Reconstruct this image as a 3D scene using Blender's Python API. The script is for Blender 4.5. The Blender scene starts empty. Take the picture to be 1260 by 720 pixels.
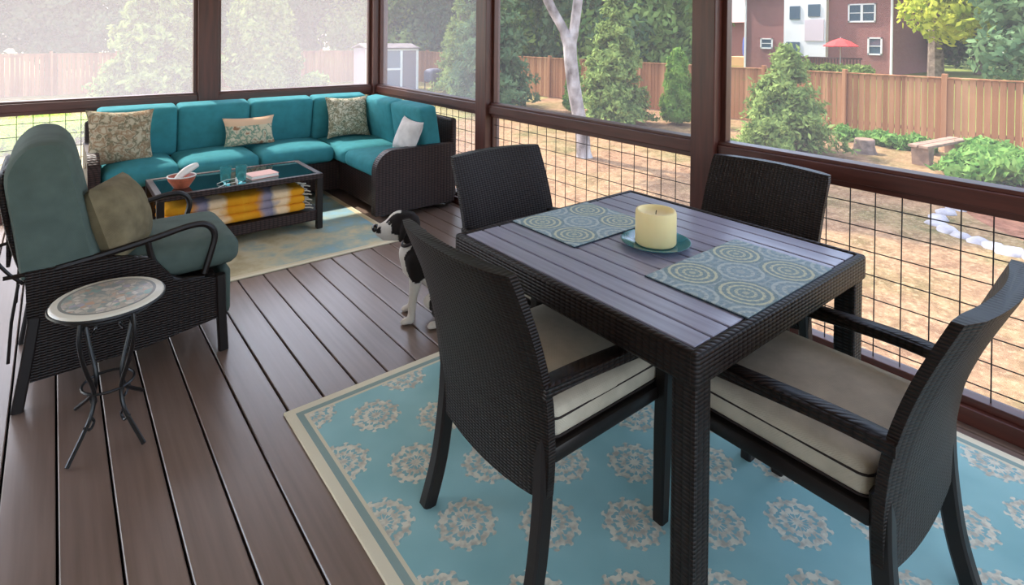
import bpy, bmesh, math, random
import numpy as np
from mathutils import Vector, Matrix
random.seed(7); np.random.seed(7)
PI = math.pi
sc = bpy.context.scene
COL = sc.collection

# ------------------------------------------------------------------ colours / nodes
def lin(c):
    out = []
    for v in c[:3]:
        v = v / 255.0
        out.append(v / 12.92 if v <= 0.04045 else ((v + 0.055) / 1.055) ** 2.4)
    return (out[0], out[1], out[2], 1.0)

class N:
    """a math-node expression"""
    def __init__(s, nt, sock): s.nt = nt; s.s = sock
    def _op(s, op, o=None, rev=False):
        n = s.nt.nodes.new('ShaderNodeMath'); n.operation = op
        ins = [s] if o is None else ([o, s] if rev else [s, o])
        for k, v in enumerate(ins):
            if isinstance(v, N): s.nt.links.new(v.s, n.inputs[k])
            else: n.inputs[k].default_value = v
        return N(s.nt, n.outputs[0])
    def __add__(s, o): return s._op('ADD', o)
    __radd__ = __add__
    def __sub__(s, o): return s._op('SUBTRACT', o)
    def __rsub__(s, o): return s._op('SUBTRACT', o, True)
    def __mul__(s, o): return s._op('MULTIPLY', o)
    __rmul__ = __mul__
    def __truediv__(s, o): return s._op('DIVIDE', o)
    def gt(s, o): return s._op('GREATER_THAN', o)
    def lt(s, o): return s._op('LESS_THAN', o)
    def mod(s, o): return s._op('FLOORED_MODULO', o)
    def sin(s): return s._op('SINE')
    def cos(s): return s._op('COSINE')
    def abs(s): return s._op('ABSOLUTE')
    def sqrt(s): return s._op('SQRT')
    def floor(s): return s._op('FLOOR')
    def atan2(s, o): return s._op('ARCTAN2', o)
    def max(s, o): return s._op('MAXIMUM', o)
    def min(s, o): return s._op('MINIMUM', o)
    def pow(s, o): return s._op('POWER', o)

class Mat:
    def __init__(s, name, rough=0.6, spec=0.4, metallic=0.0):
        s.m = bpy.data.materials.new(name); s.m.use_nodes = True
        s.nt = s.m.node_tree; s.b = s.nt.nodes['Principled BSDF']
        s.b.inputs['Roughness'].default_value = rough
        s.b.inputs['Specular IOR Level'].default_value = spec
        s.b.inputs['Metallic'].default_value = metallic
        s._xyz = None
    def link(s, a, b): s.nt.links.new(a.s if isinstance(a, N) else a, b)
    def coords(s):
        if s._xyz is None:
            tc = s.nt.nodes.new('ShaderNodeTexCoord'); s.tc = tc
            sp = s.nt.nodes.new('ShaderNodeSeparateXYZ')
            s.nt.links.new(tc.outputs['Object'], sp.inputs[0])
            s._xyz = [N(s.nt, sp.outputs[k]) for k in range(3)]
        return s._xyz
    def noise(s, scale, detail=3, stretch=(1, 1, 1), rough=0.5):
        s.coords()
        mp = s.nt.nodes.new('ShaderNodeMapping'); mp.inputs['Scale'].default_value = stretch
        n = s.nt.nodes.new('ShaderNodeTexNoise'); n.inputs['Scale'].default_value = scale
        n.inputs['Detail'].default_value = detail; n.inputs['Roughness'].default_value = rough
        s.nt.links.new(s.tc.outputs['Object'], mp.inputs[0]); s.nt.links.new(mp.outputs[0], n.inputs['Vector'])
        return N(s.nt, n.outputs['Fac'])
    def voronoi(s, scale, feature='F1', out='Color'):
        s.coords()
        n = s.nt.nodes.new('ShaderNodeTexVoronoi'); n.inputs['Scale'].default_value = scale; n.feature = feature
        s.nt.links.new(s.tc.outputs['Object'], n.inputs['Vector'])
        return n.outputs[out]
    def ramp(s, fac, stops, interp='LINEAR'):
        r = s.nt.nodes.new('ShaderNodeValToRGB'); cr = r.color_ramp; cr.interpolation = interp
        while len(cr.elements) < len(stops): cr.elements.new(0.5)
        for e, (p, c) in zip(cr.elements, stops): e.position = p; e.color = lin(c)
        s.link(fac, r.inputs[0]); return r.outputs[0]
    def mix(s, fac, a, b):
        n = s.nt.nodes.new('ShaderNodeMix'); n.data_type = 'RGBA'
        if isinstance(fac, (int, float)): n.inputs[0].default_value = fac
        else: s.link(fac, n.inputs[0])
        for v, i in ((a, 6), (b, 7)):
            if isinstance(v, tuple): n.inputs[i].default_value = lin(v)
            else: s.link(v, n.inputs[i])
        return n.outputs[2]
    def color(s, c):
        if isinstance(c, tuple): s.b.inputs['Base Color'].default_value = lin(c)
        else: s.link(c, s.b.inputs['Base Color'])
        return s
    def bump(s, h, strength=0.3, dist=0.01):
        n = s.nt.nodes.new('ShaderNodeBump'); n.inputs['Strength'].default_value = strength; n.inputs['Distance'].default_value = dist
        s.link(h, n.inputs['Height']); s.nt.links.new(n.outputs[0], s.b.inputs['Normal']); return s

def plain(name, c, rough=0.6, spec=0.4, metallic=0.0, var=0.0, nscale=8):
    m = Mat(name, rough, spec, metallic)
    if var:
        a = tuple(max(0, min(255, v * (1 - var))) for v in c); b = tuple(max(0, min(255, v * (1 + var))) for v in c)
        m.color(m.ramp(m.noise(nscale), [(0.3, a), (0.7, b)]))
    else: m.color(c)
    return m.m

def fabric(name, c, var=0.06, spec=0.15):
    m = Mat(name, 0.9, spec)
    a = tuple(v * (1 - var) for v in c); b = tuple(min(255, v * (1 + var)) for v in c)
    m.color(m.ramp(m.noise(14, 4), [(0.3, a), (0.7, b)]))
    x, y, z = m.coords()
    m.bump((x * 900).sin() * (y * 900 + z * 900).sin() * 0.3 + m.noise(9, 3) * 2.0, 0.25, 0.004)
    return m.m

def wicker(name, dark, light, su=0.022, sv=0.011, spec=0.5, rough=0.45, axes='xy'):
    m = Mat(name, rough, spec); x, y, z = m.coords()
    u = (x if axes == 'x' else x + y) / su; v = z / sv
    row = v.floor().mod(2.0)
    a = ((u + row) * PI).sin().abs(); b = ((v - v.floor()) * PI).sin().abs()
    h = (a * 0.7 + 0.3) * b
    m.color(m.ramp(h + (m.noise(22, 2) - 0.5) * 0.5, [(0.1, dark), (0.9, light)]))
    m.bump(h, 0.7, 0.004)
    return m.m

# ------------------------------------------------------------------ geometry helpers: geo = (verts, faces)
def join(*gs):
    V = []; F = []
    for v, f in gs:
        o = len(V); V += [tuple(p) for p in v]; F += [tuple(i + o for i in q) for q in f]
    return V, F
def mv(g, d): return [(p[0] + d[0], p[1] + d[1], p[2] + d[2]) for p in g[0]], g[1]
def xf(g, M): return [tuple(M @ Vector(p)) for p in g[0]], g[1]
def rot(g, ax, ang, c=(0, 0, 0)):
    M = Matrix.Translation(c) @ Matrix.Rotation(ang, 4, ax) @ Matrix.Translation([-k for k in c]); return xf(g, M)
BF = [(0, 3, 2, 1), (4, 5, 6, 7), (0, 1, 5, 4), (1, 2, 6, 5), (2, 3, 7, 6), (3, 0, 4, 7)]
def box(x0, x1, y0, y1, z0, z1):
    return [(x0, y0, z0), (x1, y0, z0), (x1, y1, z0), (x0, y1, z0), (x0, y0, z1), (x1, y0, z1), (x1, y1, z1), (x0, y1, z1)], list(BF)
def bm_geo(bm):
    bm.verts.index_update()
    g = [tuple(v.co) for v in bm.verts], [tuple(v.index for v in f.verts) for f in bm.faces]; bm.free(); return g
def bbox(x0, x1, y0, y1, z0, z1, r=0.006, seg=2):
    bm = bmesh.new(); v, f = box(x0, x1, y0, y1, z0, z1)
    vs = [bm.verts.new(p) for p in v]
    for q in f: bm.faces.new([vs[i] for i in q])
    r = min(r, 0.45 * min(x1 - x0, y1 - y0, z1 - z0))
    bmesh.ops.bevel(bm, geom=list(bm.edges), offset=r, segments=seg, profile=0.5, affect='EDGES')
    return bm_geo(bm)
def beam(p0, p1, w, h, r=0.004, up=(0, 0, 1)):
    """bevelled bar from p0 to p1, section w x h"""
    p0 = Vector(p0); p1 = Vector(p1); d = p1 - p0; L = d.length; d.normalize()
    s = d.cross(Vector(up))
    if s.length < 1e-4: s = d.cross(Vector((1, 0, 0)))
    s.normalize(); u = s.cross(d)
    g = bbox(-w / 2, w / 2, 0, L, -h / 2, h / 2, r)
    return xf(g, Matrix.Translation(p0) @ Matrix((s, d, u)).transposed().to_4x4())
def sweep(path, w, h, up=(0, 0, 1)):
    """rectangular section swept along a path (w sideways, h upward), w/h may be lists"""
    P = [Vector(p) for p in path]; n = len(P); V = []; F = []
    for i in range(n):
        t = (P[min(i + 1, n - 1)] - P[max(i - 1, 0)]).normalized()
        s = t.cross(Vector(up))
        if s.length < 1e-3: s = Vector((1, 0, 0))
        s.normalize(); u = s.cross(t)
        ww = w[i] if isinstance(w, (list, tuple)) else w; hh = h[i] if isinstance(h, (list, tuple)) else h
        c = 0.28
        for a, b in ((-1, -1 + c), (-1 + c, -1), (1 - c, -1), (1, -1 + c), (1, 1 - c), (1 - c, 1), (-1 + c, 1), (-1, 1 - c)):
            V.append(tuple(P[i] + s * (a * ww / 2) + u * (b * hh / 2)))
    for i in range(n - 1):
        for k in range(8):
            F.append((i * 8 + k, i * 8 + (k + 1) % 8, i * 8 + 8 + (k + 1) % 8, i * 8 + 8 + k))
    F.append(tuple(range(7, -1, -1))); F.append(tuple(range((n - 1) * 8, n * 8)))
    return V, F
def smooth_path(pts, n=6):
    P = [Vector(p) for p in pts]; out = []
    for i in range(len(P) - 1):
        a = P[max(i - 1, 0)]; b = P[i]; c = P[i + 1]; d = P[min(i + 2, len(P) - 1)]
        for k in range(n):
            t = k / n
            out.append(0.5 * ((2 * b) + (c - a) * t + (2 * a - 5 * b + 4 * c - d) * t * t + (3 * b - a - 3 * c + d) * t ** 3))
    out.append(P[-1]); return [tuple(p) for p in out]
def tube(path, r, seg=8, closed=False):
    P = [Vector(p) for p in path]; n = len(P); V = []; F = []
    N0 = None
    for i in range(n):
        if closed: t = P[(i + 1) % n] - P[i - 1]
        else: t = P[min(i + 1, n - 1)] - P[max(i - 1, 0)]
        t.normalize()
        if N0 is None:
            N0 = t.orthogonal().normalized()
        N0 = (N0 - t * N0.dot(t)).normalized(); B = t.cross(N0)
        rr = r[i] if isinstance(r, (list, tuple)) else r
        for k in range(seg):
            a = 2 * PI * k / seg; V.append(tuple(P[i] + (N0 * math.cos(a) + B * math.sin(a)) * rr))
    m = n if closed else n - 1
    for i in range(m):
        j = (i + 1) % n
        for k in range(seg): F.append((i * seg + k, i * seg + (k + 1) % seg, j * seg + (k + 1) % seg, j * seg + k))
    if not closed:
        F.append(tuple(range(seg - 1, -1, -1))); F.append(tuple(range((n - 1) * seg, n * seg)))
    return V, F
def lathe(prof, seg=32, c=(0, 0, 0)):
    V = []; F = []; n = len(prof)
    for r, z in prof:
        for k in range(seg):
            a = 2 * PI * k / seg; V.append((c[0] + r * math.cos(a), c[1] + r * math.sin(a), c[2] + z))
    for i in range(n - 1):
        for k in range(seg): F.append((i * seg + k, i * seg + (k + 1) % seg, (i + 1) * seg + (k + 1) % seg, (i + 1) * seg + k))
    if prof[0][0] > 1e-6: F.append(tuple(range(seg - 1, -1, -1)))
    if prof[-1][0] > 1e-6: F.append(tuple(range((n - 1) * seg, n * seg)))
    return V, F
def cushion(x0, x1, y0, y1, z0, z1, r=0.04, crown=0.02, n=12, crown_lo=0.0):
    """rounded box, crowned on its top (and bottom)"""
    hx, hy, hz = (x1 - x0) / 2, (y1 - y0) / 2, (z1 - z0) / 2; r = min(r, hx * .95, hy * .95, hz * .98)
    cx, cy, cz = (x0 + x1) / 2, (y0 + y1) / 2, (z0 + z1) / 2
    idx = {}; V = []; F = []
    def vid(i, j, k):
        key = (i, j, k)
        if key not in idx:
            def q(t, h):   # denser near the edges
                s = 2 * t / n - 1; return math.copysign(abs(s) ** 0.6, s) * h
            p = Vector((q(i, hx), q(j, hy), q(k, hz)))
            c = Vector((max(-hx + r, min(hx - r, p.x)), max(-hy + r, min(hy - r, p.y)), max(-hz + r, min(hz - r, p.z))))
            d = p - c
            if d.length > 1e-9: p = c + d.normalized() * r
            w = max(0, 1 - (p.x / hx) ** 2) * max(0, 1 - (p.y / hy) ** 2)
            p.z += (crown if p.z > 0 else -crown_lo) * w * (abs(p.z) / hz)
            e = max(0, 1 - (p.z / hz) ** 2)
            p.x += 0.25 * crown * e * (p.x / hx) * max(0, 1 - (p.y / hy) ** 2); p.y += 0.25 * crown * e * (p.y / hy) * max(0, 1 - (p.x / hx) ** 2)
            idx[key] = len(V); V.append((p.x + cx, p.y + cy, p.z + cz))
        return idx[key]
    for a in range(n):
        for b in range(n):
            F.append((vid(a, b, 0), vid(a, b + 1, 0), vid(a + 1, b + 1, 0), vid(a + 1, b, 0)))
            F.append((vid(a, b, n), vid(a + 1, b, n), vid(a + 1, b + 1, n), vid(a, b + 1, n)))
            F.append((vid(a, 0, b), vid(a + 1, 0, b), vid(a + 1, 0, b + 1), vid(a, 0, b + 1)))
            F.append((vid(a, n, b), vid(a, n, b + 1), vid(a + 1, n, b + 1), vid(a + 1, n, b)))
            F.append((vid(0, a, b), vid(0, a, b + 1), vid(0, a + 1, b + 1), vid(0, a + 1, b)))
            F.append((vid(n, a, b), vid(n, a + 1, b), vid(n, a + 1, b + 1), vid(n, a, b + 1)))
    return V, F
def pillow(w, h, t, n=18, pinch=0.12):
    """throw pillow standing in the XZ plane, thickness along Y, origin at its centre"""
    V = []; F = []
    for s in (-1, 1):
        for i in range(n + 1):
            for j in range(n + 1):
                u = 2 * i / n - 1; v = 2 * j / n - 1
                e = (max(0, 1 - u * u) * max(0, 1 - v * v)) ** 0.42
                k = 1 - pinch * (1 - abs(u) ** 2) * abs(v) ** 2; l = 1 - pinch * (1 - abs(v) ** 2) * abs(u) ** 2
                wr = 0.012 * math.sin(7 * u + 3 * v) * (abs(u) * abs(v)) ** 0.5
                V.append((u * w / 2 * l, s * t / 2 * e + wr * e, v * h / 2 * k))
    m = (n + 1) ** 2
    for i in range(n):
        for j in range(n):
            a = i * (n + 1) + j; b = a + n + 1
            F.append((a, b, b + 1, a + 1)); F.append((m + a, m + a + 1, m + b + 1, m + b))
    return V, F
def prism(poly, ax, t0, t1):
    """polygon extruded along axis ax ('x','y','z'); poly in the two other axes in order"""
    def P(a, b, t): return {'x': (t, a, b), 'y': (a, t, b), 'z': (a, b, t)}[ax]
    n = len(poly); V = [P(a, b, t0) for a, b in poly] + [P(a, b, t1) for a, b in poly]
    F = [tuple(range(n - 1, -1, -1)), tuple(range(n, 2 * n))] + [(i, (i + 1) % n, n + (i + 1) % n, n + i) for i in range(n)]
    return V, F
def loft(rows):
    """closed strip cage from equal-length rings"""
    n = len(rows[0]); V = [tuple(p) for r in rows for p in r]; F = []
    for i in range(len(rows) - 1):
        for k in range(n): F.append((i * n + k, i * n + (k + 1) % n, (i + 1) * n + (k + 1) % n, (i + 1) * n + k))
    F.append(tuple(range(n - 1, -1, -1))); F.append(tuple(range((len(rows) - 1) * n, len(rows) * n)))
    return V, F

# ------------------------------------------------------------------ objects
def obj(name, g, mat, parent=None, smooth=False, angle=40, loc=None, world=None):
    me = bpy.data.meshes.new(name); V, F = g
    if world is not None: V = [(p[0] - world[0], p[1] - world[1], p[2] - world[2]) for p in V]
    me.from_pydata(V, [], F); me.update()
    bm = bmesh.new(); bm.from_mesh(me); bmesh.ops.recalc_face_normals(bm, faces=bm.faces); bm.to_mesh(me); bm.free()
    if mat: me.materials.append(mat)
    if smooth:
        me.polygons.foreach_set('use_smooth', [True] * len(me.polygons))
        try: me.set_sharp_from_angle(angle=math.radians(angle))
        except Exception: pass
    o = bpy.data.objects.new(name, me); COL.objects.link(o)
    if parent is not None: o.parent = parent
    if loc is not None: o.location = loc
    return o
def thing(name, label, cat, loc=(0, 0, 0), rz=0.0, group=None):
    o = bpy.data.objects.new(name, None); COL.objects.link(o); o.empty_display_size = 0.1
    o.location = loc; o.rotation_euler = (0, 0, rz); o['label'] = label; o['category'] = cat
    if group: o['group'] = group
    return o
def tag(o, label, cat, group=None):
    o['label'] = label; o['category'] = cat
    if group: o['group'] = group
    return o
def struct(name, g, mat, label=None, parent=None, smooth=False):
    o = obj(name, g, mat, parent, smooth)
    if parent is None: o['kind'] = 'structure'
    if label: o['label'] = label
    if parent is None: o['category'] = name.split('_')[0]
    return o
def dup(root, loc, rz, label, scale=None, group=None):
    r = root.copy(); COL.objects.link(r); r.location = loc; r.rotation_euler = (0, 0, rz); r['label'] = label
    if group: r['group'] = group
    if scale: r.scale = scale
    for ch in list(root.children):
        c = ch.copy(); COL.objects.link(c); c.parent = r
        for g in list(ch.children):
            d = g.copy(); COL.objects.link(d); d.parent = c
    return r

# ------------------------------------------------------------------ materials
M_deck = Mat('deck_board', 0.33, 0.8)
_n = M_deck.noise(3.0, 5, (14, 0.6, 1)); _n2 = M_deck.noise(1.1, 2)
M_deck.color(M_deck.ramp(_n * 0.6 + _n2 * 0.4, [(0.3, (105, 84, 71)), (0.7, (134, 112, 100))]))
M_deck.bump(_n, 0.12, 0.003); M_deck = M_deck.m
M_under = plain('joist_shadow', (18, 12, 11), 0.9, 0.1)
def stained(name, a, b, st):
    m = Mat(name, 0.4, 0.5); n = m.noise(4, 5, st); m.color(m.ramp(n, [(0.3, a), (0.7, b)])); m.bump(n, 0.15, 0.003); return m.m
M_post = stained('stained_post', (66, 32, 24), (90, 46, 36), (10, 10, 0.7))
M_railR = stained('stained_rail_long', (66, 32, 24), (90, 46, 36), (10, 0.7, 10))
M_railB = stained('stained_rail_back', (66, 32, 24), (90, 46, 36), (0.7, 10, 10))
M_wire = plain('black_wire', (30, 26, 26), 0.5, 0.4)
M_ceil = plain('ceiling_boards', (232, 230, 226), 0.6, 0.3, var=0.03)
M_siding = plain('blocker_siding', (196, 190, 180), 0.7, 0.3)
M_wick = wicker('dark_wicker', (12, 7, 6), (38, 24, 19), spec=0.28)
M_wick2 = wicker('sofa_wicker', (18, 11, 10), (66, 46, 42), 0.03, 0.014, spec=0.28)
M_wickB = wicker('dark_wicker_back', (12, 7, 6), (38, 24, 19), 0.016, 0.009, spec=0.28, axes='x')
M_dark = plain('espresso_metal', (24, 16, 14), 0.4, 0.4)
M_black = plain('black_metal', (20, 18, 18), 0.4, 0.5)
M_piping = plain('dark_piping', (48, 40, 38), 0.8, 0.2)
M_seat = fabric('oatmeal_cushion', (188, 177, 158))
M_teal = fabric('teal_cushion', (60, 130, 137), 0.05)
M_grey = fabric('grey_teal_cushion', (86, 98, 91), 0.05)
M_olive = fabric('olive_velvet', (118, 106, 82), 0.12)
# floral pillows
def floral(name, base, a, b, s):
    m = Mat(name, 0.9, 0.15)
    v = m.noise(s, 4); w = m.noise(s * 1.7, 3)
    c = m.ramp(v, [(0.40, base), (0.47, a), (0.53, base), (0.58, b), (0.66, base)])
    m.color(m.mix(w.gt(0.55) * 0.6, c, b)); m.bump(m.noise(9, 3), 0.2, 0.004); return m.m
M_floral = floral('floral_fabric', (186, 172, 146), (104, 98, 76), (146, 118, 90), 13)
M_floral2 = floral('floral_fabric_green', (210, 200, 176), (92, 104, 84), (132, 122, 96), 15)
def lumbar():
    m = Mat('lumbar_fabric', 0.9, 0.15); x, y, z = m.coords()
    f = m.ramp(m.noise(16, 4), [(0.42, (206, 190, 160)), (0.5, (96, 130, 112)), (0.58, (214, 198, 170)), (0.66, (150, 110, 84))])
    m.color(m.mix((z * -1.0).gt(-0.185), (214, 178, 146), f)); return m.m
M_lumbar = lumbar()
M_palepillow = fabric('pale_grey_linen', (206, 200, 196), 0.06)
M_candle = Mat('candle_wax', 0.5, 0.3).color((240, 218, 160)); M_candle.b.inputs['Subsurface Weight'].default_value = 0.2; M_candle.b.inputs['Subsurface Radius'].default_value = (0.03, 0.02, 0.01); M_candle = M_candle.m
M_wick3 = plain('burnt_wick', (40, 34, 30), 0.9)
def glassy(name, c, rough=0.05, tr=0.9):
    m = Mat(name, rough, 0.5).color(c); m.b.inputs['Transmission Weight'].default_value = tr; m.b.inputs['IOR'].default_value = 1.3; return m.m
M_tealglass = Mat('teal_glass_plate', 0.12, 0.6).color((0, 122, 142)); M_tealglass.b.inputs['Transmission Weight'].default_value = 0.35; M_tealglass = M_tealglass.m
M_tumbler = glassy('aqua_glass', (160, 226, 226))
M_smoke = Mat('dark_glass_top', 0.06, 0.6).color((16, 26, 30)).m

def medallion(m, X, Y, ox, oy, px, py, R):
    """distance and angle in a repeating lattice"""
    qx = (X - ox + px / 2).mod(px) - px / 2; qy = (Y - oy + py / 2).mod(py) - py / 2
    return (qx * qx + qy * qy).sqrt(), qy.atan2(qx)
def rug_material():
    m = Mat('blue_medallion_rug', 0.92, 0.1); X, Y, Z = m.coords()   # object origin at the rug's far left corner
    masks = None
    for ox, oy in ((0.08, -0.392), (0.28, -0.235)):
        r, a = medallion(m, X, Y, ox, oy, 0.4, 0.313, 0.1)
        rn = r / 0.098
        edge = rn.lt((a * 12).cos() * 0.06 + 0.94)
        p1 = ((rn * 19.0).sin() + (a * 12).cos() * 1.0 * (rn * 12.0 + 1.0).cos())
        p2 = ((a * 24 + rn * 8).sin() * 0.45 + (a * 8).cos() * (rn * 24).sin() * 0.5)
        fil = (p1 + p2 + (m.noise(110, 3) - 0.5) * 3.0).gt(-0.45)
        mk = edge * fil
        masks = mk if masks is None else masks.max(mk)
        halo = edge if ox < 0.1 else halo.max(edge)
    # borders (distance from the nearest rug edge)
    W = 1.975; L = 3.2
    dX = X.min(X * -1.0 + W); dY = (Y * -1.0).min(Y + L); d = dX.min(dY)
    blue = m.ramp(m.noise(3, 3), [(0.3, (142, 188, 188)), (0.7, (166, 208, 206))])
    blue = m.mix(halo * 0.25, blue, (126, 150, 156))
    field = m.mix(masks * 0.92, blue, m.ramp(m.noise(40, 3), [(0.35, (196, 186, 166)), (0.6, (236, 228, 206))]))
    c = m.mix(d.lt(0.072), field, (226, 216, 188))
    c = m.mix(d.lt(0.060), c, (150, 170, 162))
    c = m.mix(d.lt(0.036), c, (234, 224, 196))
    m.color(c); m.bump(m.noise(300, 2), 0.2, 0.002); return m.m
M_rug = rug_material()
def lounge_rug_material():
    m = Mat('distressed_rug', 0.95, 0.1); X, Y, Z = m.coords()
    n = m.noise(4.5, 6, rough=0.65); n2 = m.noise(1.6, 4)
    base = m.ramp(n * 0.5 + n2 * 0.5 + X * 0.16 - 0.02, [(0.50, (176, 160, 124)), (0.60, (198, 186, 152)), (0.70, (150, 168, 160)), (0.82, (134, 176, 196))])
    W = 1.65; L = 2.2
    d = X.min(X * -1.0 + W).min((Y).min(Y * -1.0 + L))
    c = m.mix(d.lt(0.05), base, (204, 190, 158)); c = m.mix(d.lt(0.02), c, (216, 204, 176)); m.color(c)
    m.bump(m.noise(200, 2), 0.2, 0.002); return m.m
M_rug2 = lounge_rug_material()
def mat_material():
    m = Mat('mosaic_placemat', 0.75, 0.25); X, Y, Z = m.coords()
    X2 = X; Y2 = Y
    tot = None; col = m.ramp(m.noise(50, 3), [(0.35, (146, 164, 170)), (0.65, (192, 200, 196))])
    for ox, oy, ph, ca, cb in ((0.0, 0.0, 0.0, (150, 170, 178), (188, 198, 194)), (0.13, 0.09, 1.0, (136, 156, 156), (208, 208, 178))):
        r, a = medallion(m, X2, Y2, ox, oy, 0.26, 0.18, 0.085)
        rn = r / 0.088
        ring = (rn * (19.0 + 6 * ph)).sin().gt(0.25)
        pet = ((a * 14).cos() + (rn * 22).sin()).gt(0.5)
        inner = rn.lt(1.0)
        c2 = m.mix(ring, ca, cb); c2 = m.mix(pet * 0.5, c2, (122, 144, 152)); c2 = m.mix(m.noise(150, 2).gt(0.56) * 0.55, c2, (170, 182, 178))
        col = m.mix(inner, col, c2)
    m.color(col); return m.m
M_mat = mat_material()
M_matedge = plain('placemat_edge', (40, 52, 62), 0.8)
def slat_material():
    m = Mat('sky_tinted_slat', 0.30, 0.8); n = m.noise(6, 5, (12, 0.5, 1))
    m.color(m.ramp(n, [(0.3, (136, 133, 150)), (0.7, (160, 157, 174))])); m.bump(n, 0.1, 0.002); return m.m  # lavender tint in the slat colour stands in for reflected sky
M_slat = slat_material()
def mosaic_material():
    m = Mat('stone_mosaic', 0.35, 0.5); X, Y, Z = m.coords()
    r = (X * X + Y * Y).sqrt(); a = Y.atan2(X)
    v = m.voronoi(46); vx = m.nt.nodes.new('ShaderNodeSeparateColor'); m.nt.links.new(v, vx.inputs[0])
    k = N(m.nt, vx.outputs[0]); dist = N(m.nt, m.voronoi(46, 'DISTANCE_TO_EDGE', 'Distance'))
    tiles = m.ramp(k, [(0.0, (150, 156, 150)), (0.25, (186, 176, 160)), (0.45, (200, 164, 138)), (0.55, (216, 206, 192)), (0.75, (140, 172, 162)), (0.9, (176, 168, 178))], 'CONSTANT')
    tiles = m.mix(((a * 8).cos() + (r * 60).sin()).gt(0.9) * 0.6, tiles, (208, 196, 178))
    tiles = m.mix(dist.lt(0.05), tiles, (176, 168, 154))
    c = m.mix(r.gt(0.142), tiles, (136, 134, 126)); c = m.mix(r.gt(0.152), c, (226, 218, 200)); m.color(c); return m.m
M_mosaic = mosaic_material()
def throw_material():
    m = Mat('orange_blanket', 0.95, 0.1); X, Y, Z = m.coords()
    t = (X + (m.noise(8, 3) - 0.5) * 0.16).mod(0.43) / 0.43
    m.color(m.ramp(t, [(0.0, (222, 156, 40)), (0.22, (214, 140, 34)), (0.36, (150, 138, 150)), (0.48, (128, 122, 140)), (0.56, (232, 200, 160)), (0.70, (232, 200, 160)), (0.80, (222, 150, 36))]))
    m.bump(m.noise(40, 4), 0.6, 0.01); return m.m
M_throw = throw_material()
M_fringe = fabric('cream_fringe', (222, 214, 198))
M_bowl = plain('coral_bowl', (176, 96, 70), 0.4, 0.5, var=0.2, nscale=20)
M_shell = plain('pale_ceramic', (226, 222, 212), 0.3, 0.5)
M_book = plain('pink_cover', (232, 176, 160), 0.5, 0.4)
M_paper = plain('paper_edge', (240, 236, 226), 0.8)

def screen_material(name, fac):
    m = bpy.data.materials.new(name); m.use_nodes = True; nt = m.node_tree
    for n in list(nt.nodes): nt.nodes.remove(n)
    o = nt.nodes.new('ShaderNodeOutputMaterial'); mx = nt.nodes.new('ShaderNodeMixShader'); mx.inputs[0].default_value = fac
    t = nt.nodes.new('ShaderNodeBsdfTransparent'); a = nt.nodes.new('ShaderNodeAddShader')
    d = nt.nodes.new('ShaderNodeBsdfDiffuse'); d.inputs[0].default_value = (0.28, 0.26, 0.27, 1)
    tl = nt.nodes.new('ShaderNodeBsdfTranslucent'); tl.inputs[0].default_value = (0.62, 0.58, 0.60, 1)
    L = nt.links.new; L(d.outputs[0], a.inputs[0]); L(tl.outputs[0], a.inputs[1])
    L(t.outputs[0], mx.inputs[1]); L(a.outputs[0], mx.inputs[2]); L(mx.outputs[0], o.inputs[0]); return m
M_screen = screen_material('insect_screen', 0.055)
M_screenB = screen_material('sun_haze_screen', 0.145)  # same mesh as above, mixed denser to build in the sunlit haze

def leaf_material(name, dark, light, scale=3.0, trans=0.35):
    m = bpy.data.materials.new(name); m.use_nodes = True; nt = m.node_tree
    for n in list(nt.nodes): nt.nodes.remove(n)
    L = nt.links.new
    o = nt.nodes.new('ShaderNodeOutputMaterial'); mx = nt.nodes.new('ShaderNodeMixShader'); mx.inputs[0].default_value = trans
    d = nt.nodes.new('ShaderNodeBsdfDiffuse'); tl = nt.nodes.new('ShaderNodeBsdfTranslucent')
    tc = nt.nodes.new('ShaderNodeTexCoord'); nz = nt.nodes.new('ShaderNodeTexNoise'); nz.inputs['Scale'].default_value = scale; nz.inputs['Detail'].default_value = 4
    r = nt.nodes.new('ShaderNodeValToRGB'); r.color_ramp.elements[0].position = 0.35; r.color_ramp.elements[1].position = 0.65
    r.color_ramp.elements[0].color = lin(dark); r.color_ramp.elements[1].color = lin(light)
    L(tc.outputs['Object'], nz.inputs['Vector']); L(nz.outputs['Fac'], r.inputs[0]); L(r.outputs[0], d.inputs[0]); L(r.outputs[0], tl.inputs[0])
    L(d.outputs[0], mx.inputs[1]); L(tl.outputs[0], mx.inputs[2]); L(mx.outputs[0], o.inputs[0]); return m
L_con = leaf_material('conifer_needles', (84, 106, 58), (156, 174, 100), 4)
L_arb = leaf_material('arborvitae_leaf', (80, 116, 50), (136, 168, 78), 4)
L_dec = leaf_material('deciduous_leaf', (86, 116, 62), (150, 172, 96), 1.2)
L_deep = leaf_material('shade_leaf', (70, 98, 68), (118, 142, 98), 1.0)
L_yel = leaf_material('yellow_green_leaf', (150, 168, 60), (226, 220, 96), 1.2, 0.5)
L_plant = leaf_material('garden_leaf', (78, 122, 58), (136, 168, 92), 6)
L_lime = leaf_material('lime_leaf', (150, 190, 40), (206, 224, 80), 6)
M_bark = plain('grey_bark', (120, 104, 94), 0.9, 0.1, var=0.25, nscale=6)
def birch():
    m = Mat('pale_bark', 0.85, 0.1); n = m.noise(5, 5, (1, 1, 0.5)); n2 = m.noise(2.2, 3)
    m.color(m.ramp(n * 0.5 + n2 * 0.5, [(0.36, (92, 82, 78)), (0.5, (150, 140, 136)), (0.62, (186, 178, 174))])); return m.m
M_birch = birch()
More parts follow.
